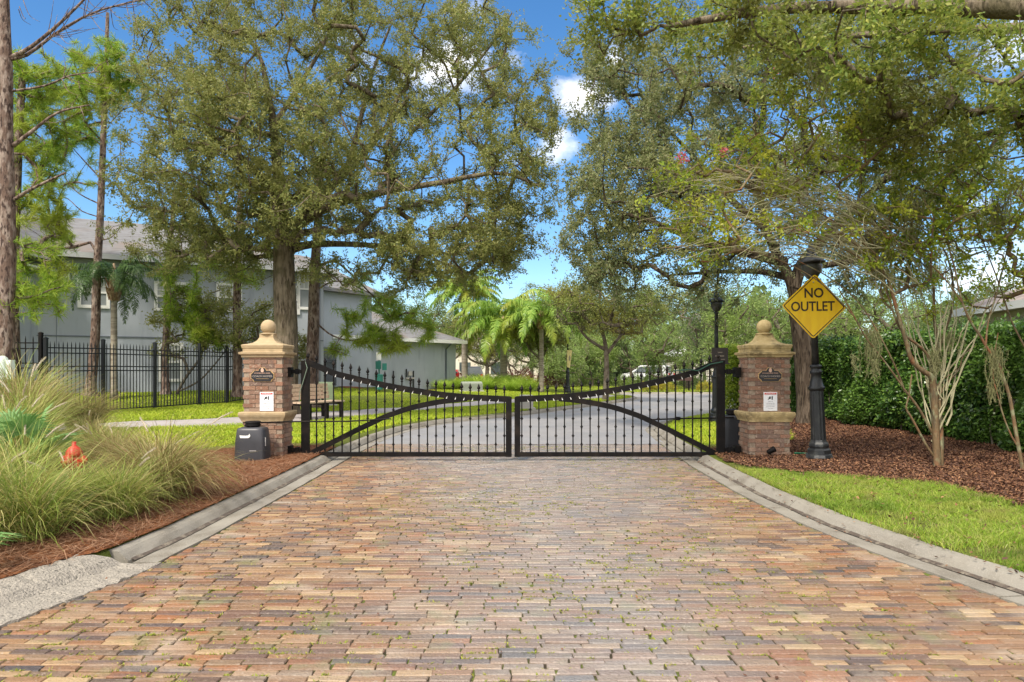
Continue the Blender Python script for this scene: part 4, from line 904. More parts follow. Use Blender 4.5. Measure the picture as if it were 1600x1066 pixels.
# white utility posts at the left edge
q = (-9.85, 13.2); z = float(gh(*q)); t = thing('utility_marker', 'pale green white utility marker posts at the left edge among the grasses', 'marker', (q[0], q[1], z))
obj('post', MB().lathe([(.10, z-.1), (.10, z+1.28), (.085, z+1.36), (.03, z+1.40)], 14, (q[0]+.0, q[1])), mat('marker_white', (.60, .68, .60), .5), t, True)
obj('cap_box', MB().box(q[0]+.10, q[0]+.20, q[1]-.06, q[1]+.06, z+.95, z+1.32), mat('marker_pale', (.62, .70, .62), .5), t)
# hydrant
hx, hy = -4.49, 7.0; z = float(gh(hx, hy))+.05; t = thing('fire_hydrant', 'orange red fire hydrant half buried in the ornamental grasses on the left', 'hydrant', (hx, hy, z))
b = obj('barrel', MB().lathe([(.14, z), (.14, z+.03), (.10, z+.04), (.095, z+.30), (.15, z+.31), (.15, z+.345), (.10, z+.35), (.10, z+.46)], 20, (hx, hy)), hyd, t, True)
obj('bonnet', MB().lathe([(.115, z+.455), (.12, z+.47), (.105, z+.51), (.075, z+.55), (.035, z+.575), (.03, z+.58), (.03, z+.62), (.018, z+.625)], 20, (hx, hy)), hyd, t, True)
for (dx, dy, r) in ((-1, 0, .055), (1, 0, .055), (0, -1, .075)):
    m_ = MB().lathe([(r*.8, .06), (r*.8, .13), (r*1.05, .132), (r*1.05, .17), (r*.4, .175), (r*.4, .195), (r*.1, .197)], 12)
    m_.xf(Matrix.Translation((hx, hy, z+.40))@Vector((dx, dy, 0)).to_track_quat('Z', 'Y').to_matrix().to_4x4()); obj('outlet_cap', m_, hyd, t, True)
t.scale = (.68, .68, .85); t.location.z += .06
obj('break_flange', MB().lathe([(.17, z+.02), (.185, z+.03), (.185, z+.06), (.17, z+.07)], 20, (hx, hy)), hydy, b)
# spotlight at the right pier, low dark sign across the street
q = (4.02, 10.62, .13); t = thing('garden_spotlight', 'small black ground spotlight at the foot of the right pier', 'spotlight', q)
obj('head', MB().lathe([(.02, 0), (.035, .01), (.045, .10), (.05, .13), (.04, .135)], 12).xf(Matrix.Translation((q[0]-.05, q[1], q[2]+.05))@Matrix.Rotation(R(62), 4, 'Y')), blackm, t, True); obj('stake', MB().box(q[0]-.01, q[0]+.01, q[1]-.01, q[1]+.01, q[2]-.1, q[2]+.06), blackm, t)
q = P(1070, 606, 41.5); t = thing('street_sign_board', 'low dark brown sign board with a rounded end on the lawn across the street', 'sign', (q[0], q[1], .1))
obj('board', MB().prism([(q[0]-.95, .75), (q[0]+.45, .70), (q[0]+.52, .8), (q[0]+.52, 1.05), (q[0]+.4, 1.12), (q[0]-.95, 1.05)], q[1]-.04, q[1]+.04), mat('brown_board', (.07, .035, .03), .6), t)
for dx in (-.6, .25): obj('leg', MB().box(q[0]+dx-.04, q[0]+dx+.04, q[1]-.035, q[1]+.035, 0, .72), blackm, t)
obj('lettering', MB().box(q[0]-.7, q[0]+.2, q[1]-.045, q[1]-.041, .90, .96), greyp, t)
# garden hose end
obj_ = obj('garden_hose', MB().tube([(4.45, 10.75, .16), (4.6, 10.8, .15), (4.72, 10.72, .15), (4.85, 10.76, .15), (5.0, 10.7, .15)], .012, 6), mat('hose', (.02, .22, .10), .4)); tag(obj_, 'short length of green hose lying on the mulch beside the right pier', 'hose')
# cars
def car(name, lab, loc, rz, col, suv=True, sc=1.0):
    t = thing(name, lab, 'car', loc, group=None); x0, y0, z0 = loc
    T = Matrix.Translation(loc)@Matrix.Rotation(rz, 4, 'Z')@Matrix.Scale(sc, 4)
    paint = mat('car_paint', col, .25, spec=.6, coat=.6)
    Ht = 1.72 if suv else 1.42
    prof = [(-2.25, .35), (-2.3, .62), (-2.25, .98), (-2.18, 1.02), (-1.95, Ht-.08), (-1.7, Ht), (.5, Ht-.02), (1.25, 1.08), (2.1, .92), (2.28, .7), (2.25, .35)] if suv else [(-2.2, .35), (-2.25, .6), (-2.2, .9), (-1.75, .98), (-1.15, Ht-.02), (-.2, Ht), (.5, Ht-.06), (1.25, .98), (2.05, .82), (2.2, .6), (2.18, .35)]
    mb = MB(); hw = lambda z: .92 if z < .98 else .92-.26*(z-.98)/(Ht-.98)
    n = len(prof); V = [(x, -hw(z), z) for x, z in prof]+[(x, hw(z), z) for x, z in prof]
    mb.add(V, [[i, (i+1) % n, n+(i+1) % n, n+i] for i in range(n)]); mb.Fc.append(np.array([list(range(n-1, -1, -1))])); mb.Fc.append(np.array([list(range(n, 2*n))]))
    obj('body', mb.xf(T), paint, t)
    zt = Ht-.12; w1, w2 = hw(1.06)+.004, hw(zt)+.004
    def quad(nm, v, mt):
        obj(nm, MB().add(v, [[0, 1, 2, 3]]).xf(T), mt, t)
    xr_ = -2.165 if suv else -1.70; xt = -1.985 if suv else -1.2
    quad('rear_window', [(xr_-.01, -.72, 1.08), (xr_-.01, .72, 1.08), (xt-.012, .62, zt), (xt-.012, -.62, zt)], glass)
    quad('windscreen', [(1.27, .72, 1.09), (1.27, -.72, 1.09), (.60, -.62, zt), (.60, .62, zt)], glass)
    for s in (-1, 1):
        quad('side_window', [(-1.7, s*w1, 1.08), (1.0, s*w1, 1.08), (.45, s*w2, zt), (-1.6, s*w2, zt)], glass)
        obj('tail_light', MB().box(-2.34, -2.2, s*.78-.1, s*.78+.1, .78, 1.02).xf(T), mat('tail_red', (.5, .01, .01), .3), t)
        obj('headlight', MB().box(2.1, 2.28, s*.7-.16, s*.7+.16, .66, .80).xf(T), whitem, t)
        for xx in (-1.4, 1.4):
            wm = MB().lathe([(.1, -.11), (.33, -.11), (.35, -.08), (.35, .08), (.33, .11), (.1, .11)], 20).xf(T@Matrix.Translation((xx, s*.82, .35))@Matrix.Rotation(R(90), 4, 'X'))
            wo_ = obj('wheel', wm, tyre, t); obj('rim', MB().lathe([(.02, -.12), (.2, -.12), (.21, .12), (.02, .12)], 12).xf(T@Matrix.Translation((xx, s*.825, .35))@Matrix.Rotation(R(90), 4, 'X')), signback, wo_)
    quad('number_plate', [(-2.31, -.2, .66), (-2.31, .2, .66), (-2.30, .2, .78), (-2.30, -.2, .78)], whitem)
    return t
car('parked_car', 'dark silver parked sport utility car seen from behind, left of the palms', (-3.4, 61, .02), R(92), (.10, .10, .11), True, .93)
car('parked_car', 'red parked car half hidden by the corner of the grey wing', (-5.5, 62, .02), R(90), (.42, .01, .015), False, .95)
car('parked_car', 'white parked car far behind the trees right of the gate centre', (11.9, 60, .1), R(150), (.75, .76, .78), True, .95)

# ------------------------------------------------------------------ plants: generators
def nrmz(v): return v/(np.linalg.norm(v, axis=-1, keepdims=True)+1e-9)
def grow(chains, ends, seg=.5, rtip=.010, rmax=.09, jit=.05, up=.15, kz=1.0, rexp=.5):
    """chains: [(pts, radii)] hand laid limbs; ends: crown points joined one by one to the nearest wood"""
    pos = []; par = []; fix = []; paths = []
    for (p, r) in chains:
        p = np.asarray(p, float); r = np.asarray(r, float); s0 = len(pos)
        for i in range(len(p)):
            pos.append(p[i]); par.append(s0+i-1 if i else -1); fix.append(r[i])
        if s0:   # attach to the nearest earlier node
            A = np.array(pos[:s0]); par[s0] = int(np.argmin(((A-p[0])**2).sum(1)))
        paths.append(list(range(s0, s0+len(p))))
    nfix = len(pos); base = np.array(pos[0])
    arr = np.zeros((nfix+len(ends)*14, 3)); arr[:nfix] = pos; cnt = nfix
    order = np.argsort(np.linalg.norm((ends-np.array(pos[max(0, nfix//3)]))*np.array([1, 1, kz]), axis=1)); endnode = []
    dirs = np.zeros((len(ends), 3)); ok0 = min(3, nfix-1)
    for e in order:
        E = ends[e]; D = E-arr[:cnt]; dd = np.linalg.norm(D, axis=1)+np.maximum(0, -D[:, 2])*.5
        dd[:ok0] += 3
        k = int(np.argmin(dd)); A = arr[k]; d = np.linalg.norm(E-A)
        n = int(min(12, max(1, math.ceil(d/seg)))); pd = A-arr[par[k]] if par[k] >= 0 else np.array([0, 0, 1.]); pd = pd/(np.linalg.norm(pd)+1e-9)
        ctl = A+pd*d*.3+(E-A)*.25+np.array([0, 0, up*d])
        prev = k; path = [k]
        for i in range(1, n+1):
            t = i/n; p = (1-t)**2*A+2*t*(1-t)*ctl+t*t*E+(rng.normal(0, jit, 3)*min(1, d) if i < n else 0)
            arr[cnt] = p; par.append(prev); fix.append(0); path.append(cnt); prev = cnt; cnt += 1
        dirs[e] = arr[prev]-arr[par[prev]]; endnode.append(prev); paths.append(path)
    c = np.zeros(cnt); 
    for e in endnode: c[e] += 1
    for i in range(cnt-1, -1, -1):
        if par[i] >= 0 and i >= nfix: c[par[i]] += c[i]
    rad = np.minimum(rtip*np.maximum(c, 1)**rexp, rmax)
    fx = np.array(fix); rad = np.where(fx > 0, fx, rad)
    mb = MB()
    for pth in paths:
        if len(pth) < 2: continue
        pp = arr[pth]; rr = rad[pth].copy()
        if pth[0] < nfix and pth[1] >= nfix or (pth[0] >= nfix): rr[0] = min(rr[0], rr[1]*1.25)
        big = rr.max(); mb.tube(pp, rr, 14 if big > .12 else (6 if big > .03 else 4), cap=False)
    return mb, nrmz(dirs), arr[:cnt]
def leafquads(pos, d, L, Wd, mb=None, curl=.0):
    n = len(pos); r = nrmz(rng.normal(size=(n, 3))); s = nrmz(np.cross(d, r)); l = (L*rng.uniform(.6, 1.25, n))[:, None]; w_ = (Wd*rng.uniform(.7, 1.2, n))[:, None]/2
    V = np.stack([pos, pos+d*l*.45-s*w_, pos+d*l, pos+d*l*.45+s*w_], 1).reshape(-1, 3)
    mb = mb or MB(); mb.add(V, np.arange(n*4).reshape(-1, 4)); return mb
def crown(ends, dirs, T, LP, rad, L, Wd, twig=.004, droop=.0, spread=1.0, scatter=.05, mb=None):
    n = len(ends); E = np.repeat(ends, T, 0); D = nrmz(np.repeat(dirs, T, 0)*.55+rng.normal(0, .6*spread, (n*T, 3))+np.array([0, 0, .12-droop]))
    ln = rad*rng.uniform(.45, 1.15, n*T); back = rng.uniform(0, .35, n*T); E = E-np.repeat(dirs, T, 0)*(back*rad)[:, None]
    mb = mb or MB()
    if twig:
        s = nrmz(np.cross(D, rng.normal(size=D.shape)))*twig/2; e = E+D*ln[:, None]
        mb.add(np.stack([E-s, E+s, e+s*.4, e-s*.4], 1).reshape(-1, 3), np.arange(n*T*4).reshape(-1, 4))
    t = rng.uniform(.12, 1.05, (n*T, LP)); p = E[:, None]+D[:, None]*(ln[:, None]*t)[..., None]; p = p.reshape(-1, 3)+rng.normal(0, scatter, (n*T*LP, 3))
    d = nrmz(np.repeat(D, LP, 0)*.6+rng.normal(0, .65, (n*T*LP, 3))-np.array([0, 0, .15+droop]))
    return leafquads(p, d, L, Wd, mb)
def blobs(bl, n, shell=.35):
    """points in a union of ellipsoids, (centre xyz, radii xyz, weight)"""
    wts = np.array([b[2] for b in bl], float); wts /= wts.sum(); out = []
    for b, k in zip(bl, rng.multinomial(n, wts)):
        u = nrmz(rng.normal(size=(k, 3)))*(rng.uniform(shell**3, 1, k)**(1/3))[:, None]; out.append(np.array(b[0])+u*np.array(b[1]))
    return np.concatenate(out)
def PB(px, py, rx, ry, Y, rd, w_=None):
    k = Y/F; return (P(px, py, Y), (rx*k, rd, ry*k), w_ if w_ is not None else rx*ry)
def limb(pts, r0, r1, n=14, pw=1.0):
    p = smooth_path(pts, n); t = np.linspace(0, 1, n)**pw; return (p, r0+(r1-r0)*t)
def tree(name, lab, cat, chains, ends, lm, bm, T, LP, rad, L, Wd, group=None, seg=.5, rtip=.010, rmax=.09, droop=0, twig=.004, up=.15, jit=.05, scatter=.05, spread=1.0):
    base = chains[0][0][0]; t = thing(name, lab, cat, base, group=group)
    wood, dirs, _ = grow(chains, ends, seg, rtip, rmax, jit, up)
    obj('trunk', wood, bm, t, True)
    obj('crown', crown(ends, dirs, T, LP, rad, L, Wd, twig, droop, spread, scatter), lm, t)
    return t

# ---- big oak on the left
Y = 19.0
tr_ = [limb([P(446, 664, Y), P(446, 600, Y), P(447, 520, Y), P(444, 440, Y), P(443, 385, Y), P(441, 345, Y), P(438, 300, Y-.1), P(432, 250, Y-.3), P(425, 180, Y-.5), P(410, 100, Y-.8)], .40, .07, 20, .55)]
tr_[0][1][:3] = [.52, .40, .345]; tr_[0][1][3:11] = np.linspace(.33, .26, 8); tr_[0][1][11:] = np.linspace(.2, .06, len(tr_[0][1])-11)
tr_ += [limb([P(447, 385, Y), P(462, 352, Y), P(490, 318, Y+.2), P(540, 270, Y+.5), P(590, 215, Y+.9), P(640, 150, Y+1.2)], .20, .05),
        limb([P(455, 390, Y), P(480, 383, Y+.3), P(520, 381, Y+.6), P(590, 384, Y+.6), P(650, 392, Y+.2), P(720, 398, Y)], .13, .03),
        limb([P(470, 350, Y+.1), P(520, 320, Y-.4), P(600, 300, Y-.8), P(690, 285, Y-1), P(780, 270, Y-1.2), P(840, 290, Y-1)], .13, .03),
        limb([P(441, 330, Y), P(420, 290, Y-.8), P(370, 240, Y-1.4), P(310, 200, Y-1.8), P(250, 185, Y-2)], .13, .03),
        limb([P(441, 350, Y), P(400, 335, Y+.8), P(340, 320, Y+1.5), P(270, 300, Y+2)], .10, .03),
        limb([P(540, 270, Y+.5), P(560, 200, Y+.8), P(580, 120, Y+1), P(610, 40, Y+1.2)], .09, .03),
        limb([P(425, 200, Y-.5), P(470, 130, Y-.3), P(510, 60, Y), P(540, -20, Y)], .08, .025),
        limb([P(640, 210, Y+.9), P(700, 150, Y+.8), P(760, 80, Y+.6), P(800, 20, Y+.4)], .06, .02)]
bl = [PB(700, 425, 90, 28, Y-.2, 1.4, 3600), PB(800, 390, 50, 40, Y-.3, 1.2, 2400), PB(250, 365, 80, 40, Y+.4, 1.4, 5000), PB(340, 385, 80, 40, Y, 1.4, 4500), PB(520, 425, 50, 30, Y-.2, 1, 1800), PB(400, 350, 60, 50, Y-1, 1.4, 3000), PB(845, 170, 35, 70, Y-.4, 1.2, 2600), PB(850, 300, 30, 60, Y-.6, 1, 1800), PB(310, 190, 120, 90, Y-1.2, 2.6), PB(430, 110, 150, 110, Y-.5, 3.2), PB(430, 220, 170, 110, Y-1.4, 2.8), PB(560, 240, 150, 130, Y+.3, 3.4), PB(590, 90, 150, 90, Y+.5, 3), PB(700, 120, 130, 90, Y, 2.6),
      PB(710, 260, 140, 110, Y-.6, 3), PB(800, 230, 75, 110, Y-.6, 2), PB(770, 350, 80, 70, Y-.5, 2.2), PB(660, 380, 110, 60, Y, 2.6), PB(335, 330, 110, 80, Y+.5, 2.6), PB(240, 270, 70, 80, Y+.5, 2), PB(490, -40, 330, 80, Y, 3.5),
      PB(300, 60, 90, 70, Y, 2), PB(480, 330, 120, 60, Y-1, 2.5), PB(250, 390, 60, 45, Y+1, 1.2, 1500), PB(390, 395, 60, 50, Y+1, 1.4, 2000), PB(620, 430, 60, 35, Y, 1.2, 1600), PB(700, 400, 120, 45, Y-.4, 2, 9000), PB(330, 270, 140, 70, Y-1.5, 2, 9000), PB(740, 60, 80, 60, Y, 2), PB(840, 30, 40, 30, Y, 1, 600)]
ends = blobs(bl, 1800)
tree('oak_tree', 'large spreading live oak standing behind the left gate pier', 'tree', tr_, ends, oakA, bark_oak, 7, 26, .50, .088, .034, rtip=.008, rmax=.09, seg=.55, scatter=.035)

# ---- big oak on the right
Y = 16.0
tr_ = [limb([P(1262, 676, Y), P(1262, 640, Y), P(1257, 580, Y), P(1252, 520, Y), P(1244, 470, Y), P(1232, 430, Y), P(1215, 400, Y), P(1195, 350, Y), P(1185, 280, Y), P(1180, 180, Y)], .2, .06, 20)]
tr_[0][1][:4] = [.36, .28, .25, .23]; tr_[0][1][4:9] = .215
tr_ += [limb([P(1240, 450, Y), P(1255, 410, Y), P(1290, 370, Y+.3), P(1340, 320, Y+.6), P(1400, 260, Y+.8), P(1440, 190, Y+1)], .16, .04),
        limb([P(1225, 410, Y), P(1170, 395, Y-.4), P(1100, 380, Y-.8), P(1030, 350, Y-1), P(960, 330, Y-1.2)], .14, .03),
        limb([P(1235, 435, Y), P(1190, 425, Y+.6), P(1120, 425, Y+1), P(1050, 430, Y+1.2)], .10, .03),
        limb([P(1200, 360, Y), P(1140, 310, Y+.3), P(1080, 240, Y+.6), P(1020, 180, Y+.8)], .10, .03),
        limb([P(1250, 420, Y), P(1320, 410, Y-.6), P(1400, 400, Y-1)], .10, .03)]
bl = [PB(960, 440, 60, 26, Y-.2, 1.1, 1800), PB(895, 380, 30, 50, Y-.5, 1, 1500), PB(915, 270, 35, 70, Y-.4, 1, 3000), PB(915, 60, 45, 40, Y-.4, 1, 1500), PB(1000, 300, 120, 110, Y-.6, 2.6), PB(955, 370, 75, 70, Y-.6, 1.8), PB(980, 180, 90, 100, Y, 2.4), PB(1080, 210, 120, 120, Y+.4, 2.8), PB(1130, 340, 140, 90, Y, 2.8), PB(1100, 80, 140, 90, Y+.5, 2.8), PB(1250, 160, 140, 130, Y, 3),
      PB(1340, 300, 140, 110, Y+.4, 2.8), PB(1230, 405, 130, 45, Y, 2.2), PB(1450, 230, 110, 130, Y+.6, 2.6), PB(920, 420, 40, 30, Y-.6, 1, 900), PB(1050, 425, 110, 40, Y, 1.8), PB(1390, 410, 80, 60, Y-.6, 1.8), PB(1240, 20, 200, 70, Y, 3), PB(1450, 60, 120, 80, Y, 2.4), PB(960, 110, 60, 50, Y, 1.4), PB(1110, 470, 50, 30, Y+1, 1.2, 900), PB(1560, 330, 60, 60, Y+1, 1.5, 2500)]
ends = blobs(bl, 1250)
tree('oak_tree', 'dense live oak standing behind the yellow diamond sign', 'tree', tr_, ends, oakB, bark_oak2, 7, 26, .45, .075, .034, rtip=.008, rmax=.08, seg=.5, scatter=.035)

# ---- near oak reaching in overhead from the right, trunk outside the frame
tr_ = [limb([(10.2, 6.6, .1), (10.0, 6.7, 1.8), (9.6, 6.8, 3.4), (9.0, 6.9, 4.6), (7.8, 7.0, 5.15), (6.2, 7.1, 5.2), (4.6, 7.3, 5.35), (3.0, 7.6, 5.5), (1.8, 7.8, 5.4)], .30, .03, 24, .8),
       limb([(9.0, 6.9, 4.6), (8.0, 7.8, 4.7), (6.6, 8.6, 4.6), (5.6, 9.0, 4.4)], .12, .025), limb([(7.8, 7.0, 5.15), (6.4, 8.2, 5.6), (4.8, 9.0, 5.9), (3.2, 9.6, 6.0)], .09, .02),
       limb([(9.3, 6.9, 4.2), (8.2, 8.4, 3.9), (7.2, 9.4, 3.6), (6.4, 10, 3.5)], .09, .02), limb([(9.6, 6.8, 3.6), (9.2, 8.6, 4.2), (8.6, 10.6, 4.6)], .08, .02)]
bl = [PB(1080, 35, 180, 45, 7.8, .8), PB(1300, 50, 180, 75, 7.4, 1), PB(1500, 80, 130, 110, 7.5, 1.2), PB(960, 40, 70, 40, 7.8, .6, 1400), PB(1420, 210, 90, 90, 8.6, .9), PB(1540, 220, 90, 90, 8.4, 1), PB(1400, 310, 60, 60, 9, .7, 2500), PB(1250, 110, 120, 50, 8.6, .8), PB(1590, 130, 60, 130, 8, 1), PB(1330, 160, 80, 60, 8.8, .8)]
ends = blobs(bl, 330, .1)
tree('oak_tree', 'near oak limb with larger leaves hanging over the road from the right edge', 'tree', tr_, ends, oakC, bark_oak, 8, 13, .30, .068, .030, rtip=.005, rmax=.05, seg=.3, scatter=.035)

# ---- crepe myrtles
def myrtle(lab, chains, bl, n, T, LP, leafy=.5, seg=.35, rt=.0042):
    base = chains[0][0][0]; t = thing('crepe_myrtle', lab, 'tree', base, group='crepe myrtles along the hedge')
    ends = blobs(bl, n, .1); qx = 800+F*ends[:, 0]/ends[:, 1]; qy = 575-F*(ends[:, 2]-1.5)/ends[:, 1]; ends = ends[~((qx > 1190) & (qx < 1345) & (qy > 372))]; n = len(ends)
    wood, dirs, _ = grow(chains, ends, seg, rt, .03, .05, .42)
    obj('trunk', wood, bark_myrtle, t, True)
    k = rng.random(n) < leafy
    obj('crown', crown(ends[k], dirs[k], T, LP, .20, .055, .030, .004, .1, .8, .03), myrtle_l, t)
    return t, ends, dirs
def Q(pts, Y, dy=0): return [P(a, b, Y+dy*i) for i, (a, b) in enumerate(pts)]
Y = 9.2
ch = [limb(Q([(1465, 737), (1463, 690), (1461, 640), (1458, 600), (1455, 588), (1440, 578), (1424, 562), (1415, 530), (1400, 480), (1385, 430), (1350, 390), (1300, 360)], Y, -.03), .052, .012, 22),
      limb(Q([(1469, 735), (1470, 690), (1468, 650), (1465, 610), (1456, 590), (1462, 570), (1466, 545), (1460, 500), (1458, 440), (1440, 390), (1400, 350)], Y+.03, .03), .042, .010, 20),
      limb(Q([(1461, 715), (1450, 700), (1438, 678), (1424, 652), (1416, 638), (1420, 620), (1425, 585)], Y, -.02), .022, .012),
      limb(Q([(1459, 680), (1440, 645), (1426, 625), (1414, 610), (1402, 592), (1380, 562), (1355, 530), (1335, 495), (1310, 450)], Y, -.04), .022, .009, 16),
      limb(Q([(1414, 612), (1404, 585), (1393, 560), (1372, 520), (1340, 470), (1290, 430), (1230, 400)], Y, -.05), .017, .008),
      limb(Q([(1470, 640), (1468, 620), (1475, 605), (1488, 590), (1500, 575), (1505, 556), (1524, 540)], Y, .02), .018, .008),
      limb(Q([(1462, 612), (1470, 595), (1486, 585), (1496, 575)], Y), .012, .006),
      limb(Q([(1455, 590), (1452, 560), (1436, 540), (1410, 520), (1390, 470), (1372, 400), (1340, 330), (1290, 270)], Y, -.05), .022, .008, 16),
      limb(Q([(1458, 600), (1470, 540), (1490, 470), (1480, 400), (1440, 330), (1420, 250)], Y+.2, .04), .02, .008, 16),
      limb(Q([(1385, 430), (1330, 395), (1270, 372), (1200, 352), (1130, 345), (1060, 350)], Y-.3, -.1), .012, .004, 16),
      limb(Q([(1372, 400), (1310, 350), (1240, 315), (1160, 300), (1080, 310)], Y-.4, -.1), .012, .004, 16),
      limb(Q([(1335, 495), (1280, 440), (1200, 400), (1110, 385), (1030, 388)], Y-.3, -.1), .010, .004, 16)]
mbl = [PB(1180, 370, 170, 45, 8.7, .9, 9000), PB(1120, 300, 120, 60, 8.6, .8, 6000), PB(1250, 250, 120, 80, 8.8, 1, 7000), PB(1350, 370, 110, 70, 9.2, .8, 7000), PB(1230, 170, 90, 60, 8.8, .8, 4000), PB(1440, 440, 70, 60, 9.2, .5, 2500), PB(1300, 420, 70, 30, 9, .5, 2500)]
mbl += [PB(1150, 260, 100, 70, 8.8, .8, 5000), PB(1330, 220, 110, 80, 8.9, .8, 6000), PB(1420, 360, 70, 60, 8.9, .6, 3500)]
mt_, me_, md_ = myrtle('multi stemmed crepe myrtle with peeling bark rising from the mulch behind the verge', ch, mbl, 560, 4, 12, .48)
Y = 8.7
ch = [limb(Q([(1602, 752), (1594, 710), (1585, 660), (1578, 620), (1568, 590), (1560, 568), (1545, 548), (1532, 525), (1515, 500), (1500, 460), (1490, 410), (1470, 350)], Y, .0), .030, .010, 20),
      limb(Q([(1592, 700), (1580, 680), (1568, 650), (1560, 620), (1552, 590), (1553, 560), (1560, 520)], Y), .014, .006),
      limb(Q([(1540, 545), (1545, 500), (1560, 450), (1575, 380), (1580, 300)], Y, .05), .014, .006),
      limb(Q([(1508, 480), (1480, 440), (1440, 400), (1390, 360), (1340, 345)], Y, .0), .011, .004),
      limb(Q([(1660, 700), (1630, 600), (1600, 540), (1580, 500), (1560, 440), (1530, 360), (1510, 290)], Y+.2, .0), .018, .006)]
mbl = [PB(1500, 320, 100, 80, 8.8, .8, 6000), PB(1400, 350, 80, 50, 8.8, .8, 3000), PB(1590, 350, 60, 100, 8.8, .7, 4000), PB(1540, 440, 60, 50, 8.9, .5, 2200)]
myrtle('leaning crepe myrtle stem at the right edge with hanging moss', ch, mbl, 300, 4, 12, .55)
arcs = MB()
for k in range(80):
    a = P(random.uniform(1330, 1475), random.uniform(370, 470), 9.1+random.uniform(-.3, .3)); e = P(random.uniform(1015, 1340), random.uniform(250, 405), 8.7+random.uniform(-.8, .6))
    mid = (a+e)/2+np.array([0, 0, random.uniform(.12, .55)]); q = smooth_path([a, a*.72+mid*.28+np.array([0, 0, .10]), mid, mid*.4+e*.6+np.array([0, 0, .06]), e], 14)
    q[1:-1] += rng.normal(0, .012, (12, 3)); arcs.tube(q, np.linspace(random.uniform(.005, .011), .0022, 14), 5)
    for j in range(3):
        i0 = random.randint(5, 12); dd = nrmz(q[i0]-q[i0-1]+rng.normal(0, .05, 3)); arcs.tube([q[i0], q[i0]+dd*.18+np.array([0, 0, .04]), q[i0]+dd*.38+rng.normal(0, .05, 3)], [.003, .0025, .0015], 4)
for k in range(22):
    a = P(1465+random.uniform(-10, 14), random.uniform(570, 700), 9.2); e = P(random.uniform(1370, 1590), random.uniform(370, 450), 9.2+random.uniform(-.5, .5)); mid = (a+e)/2+np.array([random.uniform(-.12, .12), 0, random.uniform(-.15, .25)])
    q = smooth_path([a, mid, e], 14); q[1:-1] += rng.normal(0, .014, (12, 3)); arcs.tube(q, np.linspace(random.uniform(.007, .013), .003, 14), 5)
obj('arching_branches', arcs, bark_twig, mt_)
# pink blossoms
for k, (px, py) in enumerate([(1066, 247), (1130, 235), (1213, 110)]):
    c = P(px, py, 8.6); pts = c+rng.normal(0, .035, (70, 3)); o = obj('blossom', leafquads(pts, nrmz(rng.normal(size=(70, 3))), .03, .025), mat('petal_pink', (.75, .16, .22), .6, trans=.3), mt_)

# ---- spanish moss
def moss(px, py, Y, L, w_, n):
    c = P(px, py, Y); mb = MB(); S0 = c+np.stack([rng.normal(0, w_/2.6, n), rng.normal(0, w_/3, n), rng.normal(0, .03, n)], 1)
    for p in S0:
        l = L*rng.uniform(.35, 1.05); m = 7; t = np.linspace(0, 1, m)
        q = p+np.stack([.018*np.sin(t*9+rng.uniform(0, 6))+rng.normal(0, .004, m), .018*np.sin(t*8+rng.uniform(0, 6)), -t*l], 1)
        a = rng.uniform(0, 3.14); s_ = np.array([math.cos(a), math.sin(a), 0])*.0035
        V = np.stack([q-s_, q+s_], 1).reshape(-1, 3); mb.add(V, [[2*i, 2*i+1, 2*i+3, 2*i+2] for i in range(m-1)])
        k = int(l*70); tt = rng.random(k); b = np.stack([np.interp(tt, t, q[:, j]) for j in range(3)], 1)
        leafquads(b, nrmz(rng.normal(0, .5, (k, 3))-np.array([0, 0, .9])), .045, .006, mb)
    return mb, c
for (px, py, Y, L, w_, n, lab) in [(1362, 515, 9.0, .68, .16, 42, 'wide tuft of Spanish moss hanging left of the myrtle trunk'), (1462, 545, 9.1, .42, .12, 34, 'tuft of Spanish moss hanging over the fork of the myrtle'),
        (1487, 520, 9.2, .32, .16, 30, 'short tuft of Spanish moss against the hedge right of the myrtle fork'), (1553, 545, 8.7, .75, .14, 38, 'long Spanish moss strands hanging beside the leaning stem'),
        (1372, 380, 8.9, .62, .20, 50, 'Spanish moss curtain hanging high in the myrtle left of centre'), (1445, 400, 9.0, .50, .18, 40, 'Spanish moss hanging in the middle of the right hand branches'), (1425, 300, 8.6, .6, .24, 46, 'Spanish moss hanging below the near oak leaves'),
        (1335, 555, 9.0, .22, .06, 12, 'tiny tuft of Spanish moss on a low twig beside the widest tuft'), (1280, 90, 7.4, .5, .2, 34, 'Spanish moss hanging from the overhead limb above the sign'), (1560, 300, 8.6, .7, .2, 40, 'Spanish moss hanging at the right edge below the near oak')]:
    mb, c = moss(px, py, Y, L, w_, n); o = obj('spanish_moss', mb, moss_m, None, loc=c); tag(o, lab, 'moss', 'tufts of Spanish moss')

